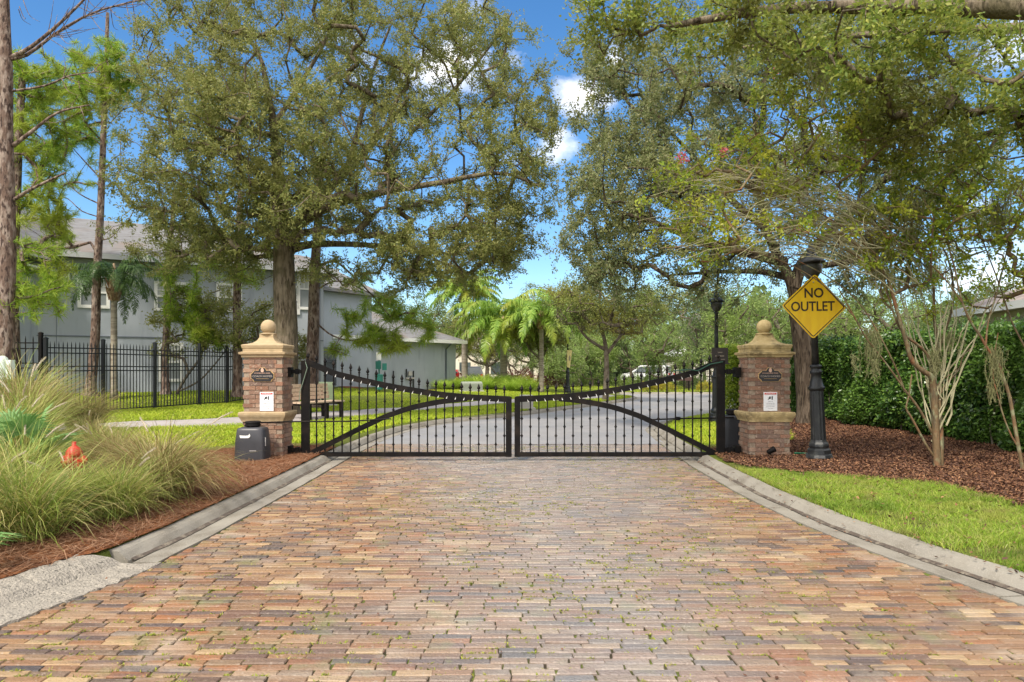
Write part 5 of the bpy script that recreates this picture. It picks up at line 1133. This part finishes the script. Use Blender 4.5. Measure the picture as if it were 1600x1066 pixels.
# ---- hedge
def hedge():
    t = thing('hedge', 'tall clipped dark green hedge running along the mulch bed on the right', 'hedge', (7.9, 12, .15))
    y = 4.8+17.5*rng.random(150000)**1.5; z = .12+2.0*rng.random(150000)**.9; lump = .22*np.sin(y*2.3+z)+.16*np.sin(y*5.1+z*3)+.14*np.sin(z*4+y)
    keep = rng.random(150000) < .82+.3*np.sin(y*3.1+z*4.3)*np.sin(z*5.3-y*1.7); y, z, lump = y[keep], z[keep], lump[keep]; n = len(y)
    x = 7.75+lump*.6+rng.exponential(.09, n)-.14*sm((z-.3)/.8)*0+.35*sm((.45-z)/.45)+.25*sm((z-1.8)/.3)*rng.random(n)
    p = np.stack([x, y, z], 1); k2 = 26000; top = np.stack([7.8+1.1*rng.random(k2), 4.8+17.5*rng.random(k2)**1.4, 2.1+.07*np.sin(np.arange(k2))+rng.normal(0, .05, k2)], 1)
    top[:, 2] += .06*np.sin(top[:, 1]*2.3); p = np.concatenate([p, top]); n = len(p)
    d = nrmz(np.array([-.55, -.35, -.1])+rng.normal(0, .75, (n, 3))); mb = leafquads(p, d, .085, .046)
    q = np.stack([7.6+1.2*rng.random(5000), np.full(5000, 22.3)+rng.normal(0, .12, 5000), .1+2*rng.random(5000)], 1); leafquads(q, nrmz(rng.normal(size=(5000, 3))), .09, .05, mb)
    obj('leaves', mb, hedge_l, t)
    obj('twig_shade_core', MB().box(8.12, 8.9, 4.9, 22.2, .05, 2.0), mat('hedge_core', (.012, .022, .008), 1, spec=0), t)  # near-black box stands in for twigs and inner shade, stops see-through
    st = MB()
    for yy in np.arange(5, 22, .45): st.tube([(8.05+rng.normal(0, .05), yy, .05), (7.98, yy+rng.normal(0, .1), .5), (8.0, yy+rng.normal(0, .2), 1.2)], .014, 5)
    obj('stems', st, bark_gray, t)
hedge()
t = thing('shrub', 'bright yellow green clipped shrub left of the right gate pier', 'shrub', (7.2, 22.6, .15))
pts = np.stack([rng.uniform(6.95, 8.4, 9000), rng.uniform(22.2, 23.2, 9000), .15+2.1*rng.random(9000)**.9], 1); obj('leaves', leafquads(pts, nrmz(rng.normal(size=(9000, 3))), .10, .06), hedge_y, t)
obj('stems', MB().tube([(7.5, 22.7, .1), (7.5, 22.7, 1.9)], .04, 6), bark_gray, t)

# ---- pines
def tufts(cs, ds, n, L, wd, mb=None, back=.35):
    m = len(cs); C_ = np.repeat(cs, n, 0); D_ = np.repeat(ds, n, 0); d = nrmz(D_*.55+rng.normal(0, .62, (m*n, 3))); C_ = C_-D_*(rng.random(m*n)*back)[:, None]
    s = nrmz(np.cross(d, rng.normal(size=d.shape)))*wd/2; l = (L*rng.uniform(.7, 1.15, m*n))[:, None]; tip = C_+d*l-np.array([0, 0, .12])*l
    mid = C_+d*l*.55
    V = np.stack([C_-s, C_+s, mid+s, tip, mid-s], 1).reshape(-1, 3); o = np.arange(m*n)[:, None]*5
    mb = mb or MB(); return mb.add(V, o+np.array([0, 1, 2, 4]), o+np.array([4, 2, 3]))
def pine(lab, trunk, r0, r1, bl, n, lm, nn=46, L=.24, wd=.012, dead=(), group='tall pines on the left', chains=(), flare=1.5):
    tr = limb(trunk, r0, r1, 22); tr[1][:2] *= [flare, 1+(flare-1)*.4]; t = thing('pine_tree', lab, 'tree', tr[0][0], group=group)
    chs = [tr]+[limb(c, a, b) for c, a, b in chains]
    if n:
        ends = blobs(bl, n, .1); wood, dirs, arr = grow(chs, ends, .5, .009, .05, .05, .1)
    else: wood, dirs, arr = grow(chs, np.zeros((0, 3)), .5)
    for (c, a, b) in dead: 
        q = limb(c, a, b, 10); wood.tube(q[0], q[1], 6)
    obj('trunk', wood, bark_pine, t, True)
    if n:
        E = np.concatenate([ends, ends-dirs*.25+rng.normal(0, .1, ends.shape)]); D = np.concatenate([dirs, dirs])
        D = nrmz(D+np.array([0, 0, .35])); obj('crown', tufts(E, D, nn, L, wd), lm, t)
    return t
Y = 15.5
def dq(pts, Y, dy=0): return [P(a, b, Y+dy*i) for i, (a, b) in enumerate(pts)]
def twigs(main, Y, n, ln, seed):
    r_ = random.Random(seed); out = []
    for k in range(n):
        i = r_.uniform(.35, .98)*(len(main)-1); a = int(i); u = i-a; b = min(a+1, len(main)-1)
        x = main[a][0]+(main[b][0]-main[a][0])*u; y = main[a][1]+(main[b][1]-main[a][1])*u; an = r_.uniform(-1.4, 1.5); l = ln*r_.uniform(.4, 1.1)
        out.append((dq([(x, y), (x+l*.5*math.cos(an), y-l*.5*math.sin(an)+4), (x+l*math.cos(an)+r_.uniform(-8, 8), y-l*math.sin(an)*.8+r_.uniform(-8, 8))], Y, r_.uniform(-.25, .25)), .010, .003))
    return out
m1 = [(16, 90), (50, 72), (100, 30), (150, -20)]; m2 = [(17, 92), (45, 84), (90, 50), (150, 18), (220, 0)]; m3 = [(20, 142), (70, 134), (110, 118), (155, 112)]; m4 = [(20, 228), (50, 205), (90, 176), (140, 164)]; m5 = [(22, 312), (50, 295), (102, 270)]; m6 = [(14, 60), (30, 10), (45, -40)]; m7 = [(22, 380), (60, 395), (72, 388)]
dead = [(dq(m1, Y), .05, .02), (dq(m2, Y, .1), .045, .015), (dq(m3, Y), .028, .01), (dq(m4, Y), .05, .012), (dq(m5, Y, -.1), .045, .02)]
for i, (m_, nt_, ln_) in enumerate([(m1, 10, 60), (m2, 26, 70), (m3, 8, 45), (m4, 7, 45), (m6, 8, 50), (m7, 3, 30)]): dead += twigs(m_, Y, nt_, ln_, i)
pine('thick pine trunk at the left edge with long bare grey branches', dq([(9, 640), (8, 560), (9, 480), (12, 400), (11, 300), (9, 200), (10, 120), (7, 40), (4, -60)], Y), .20, .10, [PB(60, 420, 50, 50, Y+.6, .8, 10), PB(60, 480, 40, 30, Y+.6, .6, 6)], 26, pine_n, dead=dead)
pine('second pine trunk close behind the thick one at the left edge', dq([(24, 640), (22, 540), (20, 450), (24, 340), (30, 200), (36, 100)], Y+2.5), .15, .08, [PB(70, 130, 65, 45, Y+3, 1.5, 20), PB(60, 210, 50, 40, Y+3, 1.3, 12), PB(60, 330, 45, 40, Y+2.5, 1.2, 10), PB(45, 260, 40, 60, Y+2.5, 1.2, 8), PB(60, 430, 45, 55, Y+2, 1, 10)], 200, pine_n, nn=60)
Y = 22.3
pine('tall pine with flaky bark in front of the house left of the palm', dq([(140, 618), (143, 590), (149, 520), (151, 430), (156, 350), (160, 250), (163, 170), (166, 90), (168, 20)], Y), .17, .05, [PB(160, 100, 55, 45, Y, 1.2, 22), PB(120, 170, 60, 55, Y, 1.3, 16), PB(190, 130, 40, 50, Y, 1.1, 10), PB(100, 270, 60, 60, Y, 1.3, 7), PB(90, 200, 50, 50, Y, 1.2, 8), PB(80, 360, 50, 40, Y, 1.0, 5)], 230, pine_n, nn=60,
     dead=[(dq([(158, 280), (130, 250), (108, 225)], Y), .03, .008), (dq([(158, 320), (120, 300), (95, 268)], Y), .03, .008), (dq([(158, 340), (128, 330), (105, 310), (90, 312)], Y), .025, .006), (dq([(160, 270), (175, 250), (198, 235)], Y), .025, .006), (dq([(157, 375), (175, 370), (196, 345)], Y), .025, .006), (dq([(160, 230), (145, 215), (120, 205)], Y), .02, .006)], flare=1.6)
pine('slim pine with bright green tufts in front of the second floor window', dq([(259, 616), (258, 560), (262, 480), (262, 420), (268, 360), (272, 300)], Y+.3), .13, .06, [PB(300, 490, 45, 40, Y-.3, .9, 16), PB(285, 430, 35, 25, Y-.3, .7, 7), PB(330, 520, 25, 18, Y-.3, .5, 5), PB(300, 400, 40, 30, Y, .9, 7)], 62, pine_n, nn=60, L=.3, wd=.014,
     dead=[(dq([(262, 470), (275, 465), (300, 470)], Y), .02, .008)])
pine('bare straight pine trunk just left of the left pier', dq([(371, 620), (371, 560), (370, 490), (371, 430), (372, 380), (376, 300)], Y+.2), .155, .09, [PB(385, 425, 35, 22, Y, .7, 5)], 16, pine_n,
     dead=[(dq([(372, 443), (358, 437), (350, 440)], Y), .014, .006), (dq([(372, 440), (384, 445), (394, 443)], Y), .012, .005), (dq([(372, 470), (382, 474), (390, 466)], Y), .012, .005), (dq([(371, 490), (358, 480), (352, 482)], Y), .012, .005)])
Y = 21.5
pine('pine behind the left gate hinge with green tufts reaching right over the grey wing', dq([(487, 640), (488, 560), (490, 500), (491, 440), (494, 390), (498, 330), (500, 250)], Y), .21, .11, [PB(560, 505, 28, 38, Y-.4, .6, 9), PB(600, 530, 40, 22, Y-.3, .7, 7), PB(650, 520, 32, 28, Y-.2, .6, 8), PB(620, 480, 40, 22, Y, .6, 5), PB(560, 440, 45, 25, Y, .7, 4), PB(532, 550, 20, 10, Y-.3, .4, 2), PB(640, 545, 20, 10, Y, .4, 2)], 74, pine_n, nn=60, L=.3, wd=.013,
     chains=[(dq([(492, 420), (520, 408), (545, 425), (580, 460), (610, 495)], Y, -.03), .05, .015), (dq([(490, 500), (515, 522), (545, 532), (580, 528), (630, 528)], Y, -.05), .035, .01), (dq([(492, 455), (520, 440), (550, 445), (600, 470)], Y, -.03), .03, .01)])
# small tree in front of the house
tree('small_tree', 'small dark bushy tree between the pines in front of the lower window', 'tree', [limb(dq([(276, 616), (290, 590), (312, 560), (318, 535), (322, 510)], Y+1), .05, .03), limb(dq([(278, 612), (310, 596), (335, 570), (352, 548)], Y+1), .035, .02), limb(dq([(318, 540), (340, 520), (355, 500)], Y+1), .03, .015)],
     blobs([PB(300, 500, 60, 45, Y+1, 1.1), PB(345, 520, 40, 40, Y+1, 1), PB(330, 465, 45, 30, Y+1, .9), PB(262, 545, 22, 20, Y+1, .5)], 120, .2), oakA, bark_gray, 8, 12, .32, .085, .04)
tree('small_tree', 'dark bushy tree just left of the left pier behind the fence', 'tree', [limb(dq([(412, 620), (410, 580), (405, 540), (402, 510)], Y+.6), .05, .03), limb(dq([(408, 560), (425, 530), (430, 510)], Y+.6), .03, .015)],
     blobs([PB(405, 520, 42, 38, Y+.6, 1), PB(425, 500, 30, 30, Y+.6, .8), PB(465, 545, 22, 22, Y+.6, .6)], 80, .2), oakA, bark_gray, 8, 12, .32, .085, .04)

# ---- palms
def palm_parts(t, h, r0, r1, nf, FL, lm, leaflets=42, lw=.035, boots=True, lean=(0, 0), droop=1.0):
    x, y, z = wloc(t); zz = np.linspace(0, 1, 12); rad = r0+(r1-r0)*zz; rad[0] *= 1.35
    pts = np.stack([x+lean[0]*zz**1.5, y+lean[1]*zz**1.5, z-.05+h*zz], 1); top = pts[-1]
    obj('trunk', MB().tube(pts, rad, 14), bark_palm, t, True)
    if boots:
        bt = MB().lathe([(r1*1.0, top[2]-.12*h), (r1*1.45, top[2]-.10*h), (r1*1.8, top[2]-.03*h), (r1*1.6, top[2]+.15), (r1*.8, top[2]+.5), (.03, top[2]+.8)], 12, (top[0], top[1]))
        for k in range(22):
            a = rng.uniform(0, 6.28); q = top+np.array([math.cos(a)*r1*1.5, math.sin(a)*r1*1.5, rng.uniform(-.12*h, .1)]); e = q+np.array([math.cos(a)*.12, math.sin(a)*.12, .3]); bt.tube([q, e], [.05, .015], 5)
        obj('leaf_boots', bt, bark_palmtop, t)
    for f in range(nf):
        az_ = f*2.399+rng.normal(0, .15); e0 = 1.35-1.25*(f/nf)**.8+rng.normal(0, .08); L = FL*rng.uniform(.85, 1.08); m = 14; p = [top+np.array([0, 0, .25])]; e = e0
        for i in range(1, m):
            e -= (droop*(2.0 if f/nf < .4 else 1.7)/m)*(.5+i/m); p.append(p[-1]+np.array([math.cos(az_)*math.cos(e), math.sin(az_)*math.cos(e), math.sin(e)])*L/(m-1))
        p = np.array(p); mb = MB().tube(p, np.linspace(.028, .006, m), 5, cap=False)
        tt = np.repeat(np.linspace(.16, 1, leaflets), 2); n = len(tt); sd_ = np.tile([-1, 1], leaflets); u = np.linspace(0, 1, m)
        b = np.stack([np.interp(tt, u, p[:, j]) for j in range(3)], 1); tn = np.gradient(p, axis=0); tn = nrmz(tn); fw = nrmz(np.stack([np.interp(tt, u, tn[:, j]) for j in range(3)], 1))
        side = np.array([-math.sin(az_), math.cos(az_), 0])*sd_[:, None]; upv = np.cross(side, fw)*sd_[:, None]
        l = (FL*.20*np.sin(np.clip(tt*1.05, 0, 1)*math.pi*.86+.35)*rng.uniform(.85, 1.1, n)+.05)[:, None]
        d1 = nrmz(side*.9+fw*.55+rng.normal(0, .22, (n, 3))); mid = b+d1*l*.5-np.array([0, 0, .08])*l; tip = mid+nrmz(d1*.6+np.array([0, 0, -.85*droop]))*l*.55
        w_ = fw*lw/2; V = np.stack([b-w_*.6, b+w_*.6, mid+w_, tip, mid-w_], 1).reshape(-1, 3); o = np.arange(n)[:, None]*5
        mb.add(V, o+np.array([0, 1, 2, 4]), o+np.array([4, 2, 3])); obj('frond', mb, lm, t)
gp = 'queen palms beyond the gate'
q = P(726, 609, 42); t = thing('palm_tree', 'tallest palm with slim grey trunk beside the corner of the grey wing', 'palm', (q[0], 42, .18), group=gp); palm_parts(t, 5.7, .20, .17, 28, 3.0, palm_g, leaflets=64, lw=.07)
q = P(787, 600, 40); t = thing('palm_tree', 'shorter palm in the middle with long bright drooping fronds', 'palm', (q[0], 40, .15), group=gp); palm_parts(t, 3.7, .22, .20, 30, 4.0, palm_g, leaflets=66, lw=.085, droop=1.1)
q = P(846, 600, 37.4); t = thing('palm_tree', 'rightmost palm whose fronds droop over a slim brown trunk', 'palm', (q[0], 37.4, .12), group=gp); palm_parts(t, 4.0, .13, .12, 24, 3.4, palm_g, leaflets=60, lw=.08, droop=1.2)
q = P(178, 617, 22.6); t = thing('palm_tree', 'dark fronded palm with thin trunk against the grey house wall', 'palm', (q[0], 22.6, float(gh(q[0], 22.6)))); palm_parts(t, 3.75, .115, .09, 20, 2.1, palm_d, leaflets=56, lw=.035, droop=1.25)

# ---- fountain grasses
def fgrass(h, n, r=.14, plume=5, lm=None, wd=.006, name='ornamental_grass', spread=1.0, up=1.0):
    az_ = rng.uniform(0, 6.283, n); L = h*1.45*rng.uniform(.6, 1.1, n); e0 = np.clip(rng.normal(1.25*up, .22, n), .5, 1.5); curve = rng.uniform(.7, 2.1, n)*spread; m = 7
    b = np.stack([rng.normal(0, r*.5, n), rng.normal(0, r*.5, n), np.full(n, -.03)], 1); P_ = [b]; e = e0.copy()
    az2 = az_.copy()
    for i in range(1, m):
        e = e-curve/m*(.4+1.4*i/m); az2 = az2+rng.normal(0, .06, n)
        P_.append(P_[-1]+np.stack([np.cos(az2)*np.cos(e), np.sin(az2)*np.cos(e), np.sin(e)], 1)*(L/(m-1))[:, None])
    P_ = np.stack(P_, 1); P_[..., 2] = np.maximum(P_[..., 2], .01); ta = rng.uniform(0, 6.283, n); s_ = np.stack([np.cos(ta), np.sin(ta), 0*ta], 1)
    ww = wd*np.array([.7, .9, 1, .95, .8, .55, .12])/2; A = P_-s_[:, None]*ww[None, :, None]; B = P_+s_[:, None]*ww[None, :, None]
    V = np.stack([A, B], 2).reshape(-1, 3); o = np.arange(n)[:, None]*2*m; mb = MB().add(V, np.concatenate([o+np.array([2*i, 2*i+1, 2*i+3, 2*i+2]) for i in range(m-1)]))
    pl = MB(); 
    for k in range(plume):
        a = rng.uniform(0, 6.28); ee = rng.uniform(1.15, 1.45); c = np.array([rng.normal(0, r*.4), rng.normal(0, r*.4), 0]); p = [c]; l = h*rng.uniform(1.15, 1.6); dl = np.array([math.cos(a), math.sin(a)])
        for i in range(9): ee -= .05+.16*(i > 6); p.append(p[-1]+np.array([dl[0]*math.cos(ee), dl[1]*math.cos(ee), math.sin(ee)])*l/9)
        p = np.array(p); mb.tube(p[:8], .0022, 3, cap=False)
        t_ = np.linspace(0, 1, 80); q = np.stack([np.interp(7+t_*2, np.arange(10), p[:, j]) for j in range(3)], 1); pl.tube(p[7:], [.004, .008, .003], 5)
        q = np.repeat(q, 4, 0); leafquads(q, nrmz(rng.normal(0, .6, q.shape)+nrmz(p[9]-p[7])*.9), .024, .003, pl)
    return mb, pl
gm = [mat('fountain_grass_green', None, .55, spec=.3, island=[(.18, .27, .05), (.28, .38, .06), (.40, .45, .11), (.54, .46, .20), (.11, .17, .04), (.34, .41, .08), (.38, .26, .11)], trans=.3),
      mat('fountain_grass_tan', None, .6, spec=.3, island=[(.38, .28, .13), (.22, .25, .07), (.50, .40, .20), (.30, .19, .08), (.16, .13, .05), (.30, .33, .09), (.42, .33, .15)], trans=.3)]
plm = mat('grass_plume', None, .8, spec=.1, island=[(.60, .52, .40), (.70, .63, .50), (.50, .41, .29)], trans=.35)
pg_ = [fgrass(.80, 1250, .18, 2, wd=.008), fgrass(.66, 1150, .18, 2, wd=.008), fgrass(.85, 1100, .16, 4, spread=.8, wd=.008), fgrass(.74, 1700, .16, 2, spread=1.15, up=.98, wd=.0075)]
protos = {}
spots = [(-3.72, 7.25, 3, 1, 1.0, 'rounded tan clump of ornamental grass nearest the black gate motor'), (-3.95, 5.55, 1, 0, .95, 'front green clump beside the broken kerb'), (-3.98, 6.25, 1, 0, .74, 'low green clump in front of the hydrant'),
         (-3.68, 6.35, 1, 0, .75, 'small green clump at the kerb edge between the rounded tan clump and the hydrant'), (-4.5, 5.7, 0, 0, .86, 'tall green clump at the lower left edge'), (-4.95, 6.9, 2, 0, .8, 'upright clump left of the hydrant'), (-4.25, 7.9, 0, 1, .66, 'tan clump behind the hydrant'),
         (-5.0, 8.6, 2, 1, .66, 'upright tan clump with pale plumes left of centre'), (-4.7, 9.2, 1, 1, .62, 'low tan clump near the pavement'), (-5.7, 9.4, 0, 0, .7, 'green clump in the middle of the bed'), (-6.1, 8.2, 2, 0, .95, 'green clump beside the palmetto'),
         (-6.9, 9.6, 2, 0, 1.05, 'tall green clump behind the palmetto'), (-7.6, 10.6, 2, 1, 1.25, 'tallest plumed clump in front of the left fence'), (-8.4, 11.6, 2, 0, 1.35, 'tall clump below the white marker'), (-6.6, 10.6, 1, 1, .7, 'low clump at the lawn edge'), (-4.6, 4.9, 0, 0, 1.0, 'clump cut off by the lower left corner'), (-7.9, 12.6, 0, 1, .95, 'reddish tan clump at the left end of the fence')]
for (x, y, k, c, s, lab) in spots:
    mb, pl = pg_[k]; key = (k, c); z = float(gh(x, y))+.02
    if key not in protos:
        t = thing('ornamental_grass', lab, 'grass clump', (0, 0, 0), group='fountain grass clumps in the left bed'); a = obj('blades', mb, gm[c], t); b = obj('plumes', pl, plm, t); protos[key] = t
        t.location = (x, y, z); t.rotation_euler = (0, 0, rng.uniform(0, 6)); t.scale = (s,)*3
    else: dup(protos[key], (x, y, z), rng.uniform(0, 6), s, lab)
gf = mat('tall_grass_bright', None, .5, spec=.3, island=[(.30, .46, .05), (.42, .58, .08), (.55, .66, .14)], trans=.35)
mb, pl = fgrass(1.05, 800, .3, 0, wd=.022, spread=.8); first = None
for k, (px, Yk, s) in enumerate([(690, 37, .7), (708, 38, .8), (727, 38.5, .9), (748, 39, 1.05), (768, 39.4, 1.05), (788, 39.2, 1.1), (806, 38.6, 1.1), (822, 38.2, .95), (757, 37.5, .8), (798, 37.2, .8)]):
    x = (px-800)/F*Yk; lab = 'tall bright green grass clump in the row behind the left leaf of the gate'
    if first is None:
        first = thing('tall_grass', lab, 'grass clump', (x, Yk, float(gh(x, Yk))), group='row of bright tall grass beyond the gate'); o = obj('blades', mb, gf, None); o.parent = first; first.scale = (s, s, s*.66)
    else: dup(first, (x, Yk, float(gh(x, Yk))), rng.uniform(0, 6), (s, s, s*.66), lab)
# palmetto fans
def fan(t, base, az_, el_, R_, nl=26, st=.45):
    d = np.array([math.cos(az_)*math.cos(el_), math.sin(az_)*math.cos(el_), math.sin(el_)]); c = base+d*st; sd_ = np.array([-math.sin(az_), math.cos(az_), 0]); upv = np.cross(d, sd_)
    mb = MB().tube([base, base+d*st*.5+np.array([0, 0, .03]), c], [.012, .01, .008], 5)
    for k in range(nl):
        a = (k/(nl-1)-.5)*4.2; l = R_*(1-.18*abs(a)/2.1)*rng.uniform(.92, 1.05); v = d*math.cos(a)+sd_*math.sin(a); q = np.cross(v, upv); wv = q*.022
        m1_, m2_ = c+v*l*.5+upv*.02*l, c+v*l+np.array([0, 0, -.22*l*rng.uniform(.6, 1.6)])
        mb.add([c-wv*.2, c+wv*.2, m1_+wv*.8, m2_, m1_-wv*.8, m1_+upv*.012], [[0, 1, 5, 4][:4]], [[1, 2, 5], [5, 2, 3], [4, 5, 3]])
    obj('fan_leaf', mb, palmetto_m, t)
palmetto_m = leafmat('palmetto_leaf', [(0.128, 0.266, 0.072), (0.192, 0.361, 0.108), (0.272, 0.437, 0.144)], (.2, .34, .12), 1.5, .4, .3)
t = thing('palmetto', 'blue green palmetto with fan leaves among the grasses at the left edge', 'palm shrub', (-5.5, 7.5, .2)); b0 = np.array([-5.5, 7.5, .2])
for az_, el_, R_ in [(-1.6, .9, .42), (-.6, 1.1, .4), (-2.6, 1.0, .42), (.6, 1.2, .4), (-.2, .7, .42), (2.2, 1.1, .4)]: fan(t, b0, az_, el_, R_, st=.68)
t = thing('palmetto', 'small palmetto leaf poking out of the pine straw at the lower left corner', 'palm shrub', (-3.9, 4.75, .12)); fan(t, np.array([-3.9, 4.75, .12]), -.3, .55, .30, 14, .32); fan(t, np.array([-3.92, 4.72, .12]), -1.9, .7, .26, 12, .2)

# ---- trees and shrubs down the street
def bgtree(lab, px, Yt, h0, h1, w_, lm, n=90, trunk_r=.14, fork=True, name='street_tree', gr=None, L=.16, T=7, LP=11, rad=.75, droop=0, cat='tree', sq=1.0):
    x = (px-800)/F*Yt; z = float(gh(x, Yt)) if Yt < 41 else .12; zc = (h0+h1)/2; c = np.array([x, Yt, z+zc]); hh = (h1-h0)/2
    ends = blobs([(c, (w_*.95, w_*.9, hh), 3), (c+np.array([w_*.45, 0, -hh*.2]), (w_*.6, w_*.6, hh*.7), 1), (c+np.array([-w_*.5, .2, hh*.1]), (w_*.55, w_*.6, hh*.75), 1)], n, .3)
    k = h0*.95; ch = [limb([(x, Yt, z-.05), (x+.05, Yt, z+k*.5), (x-.03, Yt, z+k), (x-.2*w_, Yt, z+zc)], trunk_r, trunk_r*.3)]
    if fork: ch += [limb([(x, Yt, z+k*.75), (x+.28*w_, Yt+.1, z+k*1.15), (x+.5*w_, Yt, z+zc)], trunk_r*.6, trunk_r*.2), limb([(x, Yt, z+k*.85), (x-.35*w_, Yt-.2, z+k*1.1), (x-.6*w_, Yt, z+zc*1.0)], trunk_r*.55, trunk_r*.2)]
    return tree(name, lab, cat, ch, ends, lm, bark_gray, T, LP, rad, L, L*.42, group=gr, seg=.8, rtip=.02, rmax=.09, droop=droop, twig=.01, scatter=.10)
A_, B_, C_m = bgleaf
g1 = 'trees lining the street beyond the gate'
bgtree('yellow green oak with a forked trunk on the lawn right of centre', 946, 29.5, 2.7, 5.4, 2.7, A_, 240, .15, gr=g1, L=.11, rad=.5, LP=13)
bgtree('slim brown trunked tree partly hidden under the palm fronds', 843, 38.8, 2.4, 4.4, 1.7, A_, 70, .14, gr=g1)
bgtree('wide oak with several trunks behind the middle palm', 760, 50, 2.0, 5.6, 3.6, A_, 170, .2, gr=g1)
bgtree('oak behind the rightmost palm left of the banner', 830, 56, 2.2, 7.0, 3.6, C_m, 150, .2, gr=g1)
bgtree('bright feathery green tree on the far lawn', 1035, 45, 1.0, 5.0, 2.3, B_, 130, .12, gr=g1, L=.14)
bgtree('pale green bushy tree beyond the palms left of the banner', 870, 50, .6, 3.4, 2.0, B_, 80, .1, gr=g1)
bgtree('light green young tree between the banner and the forked oak', 925, 52, .7, 4.2, 1.9, B_, 90, .1, gr=g1)
bgtree('grey green tree with leaning stems behind the forked oak', 985, 54, 1.6, 6.0, 2.6, C_m, 120, .16, gr=g1)
bgtree('dark tall tree above the white car', 1000, 66, 2.5, 8.5, 4.0, C_m, 150, .2, gr=g1)
bgtree('wide tree with drooping branches above the distant pale house', 1075, 47, 3.6, 7.4, 3.6, A_, 170, .2, gr=g1)
bgtree('soft light green tree to the left of the right pier', 1112, 50, .9, 3.9, 1.9, B_, 90, .1, gr=g1, L=.14)
bgtree('bright willowy tree right behind the right pier', 1180, 27, 1.0, 4.6, 2.0, B_, 210, .13, gr=g1, L=.11, rad=.55, droop=.3)
bgtree('dark green tree behind the hedge end', 1150, 33, 1.6, 5.6, 2.6, C_m, 170, .15, gr=g1, L=.12, droop=.2)
bgtree('pale green tree above the hedge right of the yellow sign', 1370, 25, 1.5, 4.2, 2.3, B_, 170, .13, gr=g1, L=.10, rad=.5, droop=.2)
bgtree('dense green tree above the hedge just right of the sign post', 1300, 30, 1.5, 5.2, 2.5, A_, 170, .13, gr=g1, L=.11, rad=.55, droop=.2)
bgtree('tree above the roof of the grey wing', 660, 56, 2.5, 7.5, 3.6, C_m, 130, .2, gr=g1)
bgtree('tall tree behind the grey wing left of the tallest palm', 700, 62, 2.5, 7.2, 4.0, A_, 130, .2, gr=g1)
bgtree('tallest tree at the end of the street filling the gap between the two oaks', 868, 72, 3, 11.0, 4.2, A_, 170, .25, gr=g1)
bgtree('yellow topped tree behind the rightmost palm', 905, 64, 2.0, 8.2, 3.6, A_, 140, .2, gr=g1)
bgtree('tree behind the roof of the pale house', 1480, 40, 2, 6.5, 4.0, C_m, 120, .2, gr=g1)
bgtree('tree at the right edge behind the pale house', 1610, 36, 2, 6.0, 3.2, C_m, 110, .2, gr=g1)
bgtree('tree filling the gap behind the small trunks of the middle palm', 800, 66, .8, 5, 4.5, C_m, 130, .2, gr=g1)
bgtree('dark tree right of the bright feathery one', 1100, 62, 1.6, 6.5, 3.0, C_m, 110, .2, gr=g1)
redl = leafmat('red_shrub_leaf', [(.10, .02, .03), (.18, .04, .05), (.14, .05, .04)], (.2, .06, .05), 1)
yell = leafmat('gold_shrub_leaf', [(.35, .38, .04), (.48, .46, .06), (.3, .2, .05)], (.45, .36, .05), 1.5)
def shrub(lab, px, Yt, w_, h, lm, n=1800, z0=.08, L=.12, gr=None):
    x = (px-800)/F*Yt; z = .1; t = thing('shrub', lab, 'shrub', (x, Yt, z), group=gr); u = nrmz(rng.normal(size=(n, 3)))*(rng.uniform(.15, 1, n)**(1/3))[:, None]; u[:, 2] = np.abs(u[:, 2])
    p = np.array([x, Yt, z+z0])+u*np.array([w_, w_*.8, h])*(1+.15*np.sin(u[:, :1]*9)); obj('leaves', leafquads(p, nrmz(u+rng.normal(0, .7, u.shape)), L, L*.5), lm, t)
    st = MB()
    for k in range(5): st.tube([(x+rng.normal(0, .05), Yt, z-.05), (x+rng.normal(0, w_*.3), Yt+rng.normal(0, w_*.2), z+h*.6)], .015, 4)
    obj('stems', st, bark_gray, t)
shrub('dark red shrub between the middle and right palms', 815, 49, 1.5, 1.3, redl); shrub('second dark red shrub right of the slim trunk', 858, 51, 1.2, 1.0, redl)
shrub('tall narrow green shrub on the far lawn right of centre', 1023, 46, .75, 2.6, B_, 2600)
for k, px in enumerate(range(880, 1100, 22)): shrub('low green shrub in the row along the back of the far lawn', px, 53+rng.normal(0, .3), 1.0, .75, B_ if k % 3 else C_m, 1300, gr='low shrubs at the back of the far lawn')
for k, px in enumerate([1012, 1028, 1044, 1100, 1122, 1138]): shrub('low golden shrub beside the far kerb', px, 41+rng.normal(0, .2), .5, .5, yell, 700, L=.10, gr='golden shrubs beside the far kerb')
for k, px in enumerate([735, 760, 790, 820]): shrub('orange tipped low shrub in front of the parked cars', px, 46+rng.normal(0, .3), .9, .8, yell if k % 2 else C_m, 1000, gr='low shrubs in front of the parked cars')
shrub('dark shrub between the low brown board and the lamp post', 1095, 44, .6, 1.1, C_m, 900)
# far wood closing the view
n = 60000; a = rng.uniform(-1.25, 1.25, n); rr = rng.uniform(95, 125, n); hgt = 7.5+2.5*np.sin(a*23)+1.6*np.sin(a*57+1)+1.0*np.sin(a*131); u = rng.random(n)**.8
p = np.stack([np.sin(a)*rr, np.cos(a)*rr, u*hgt], 1); struct('far_woods', leafquads(p, nrmz(rng.normal(size=(n, 3))), 1.3, .9), C_m, kind='stuff')
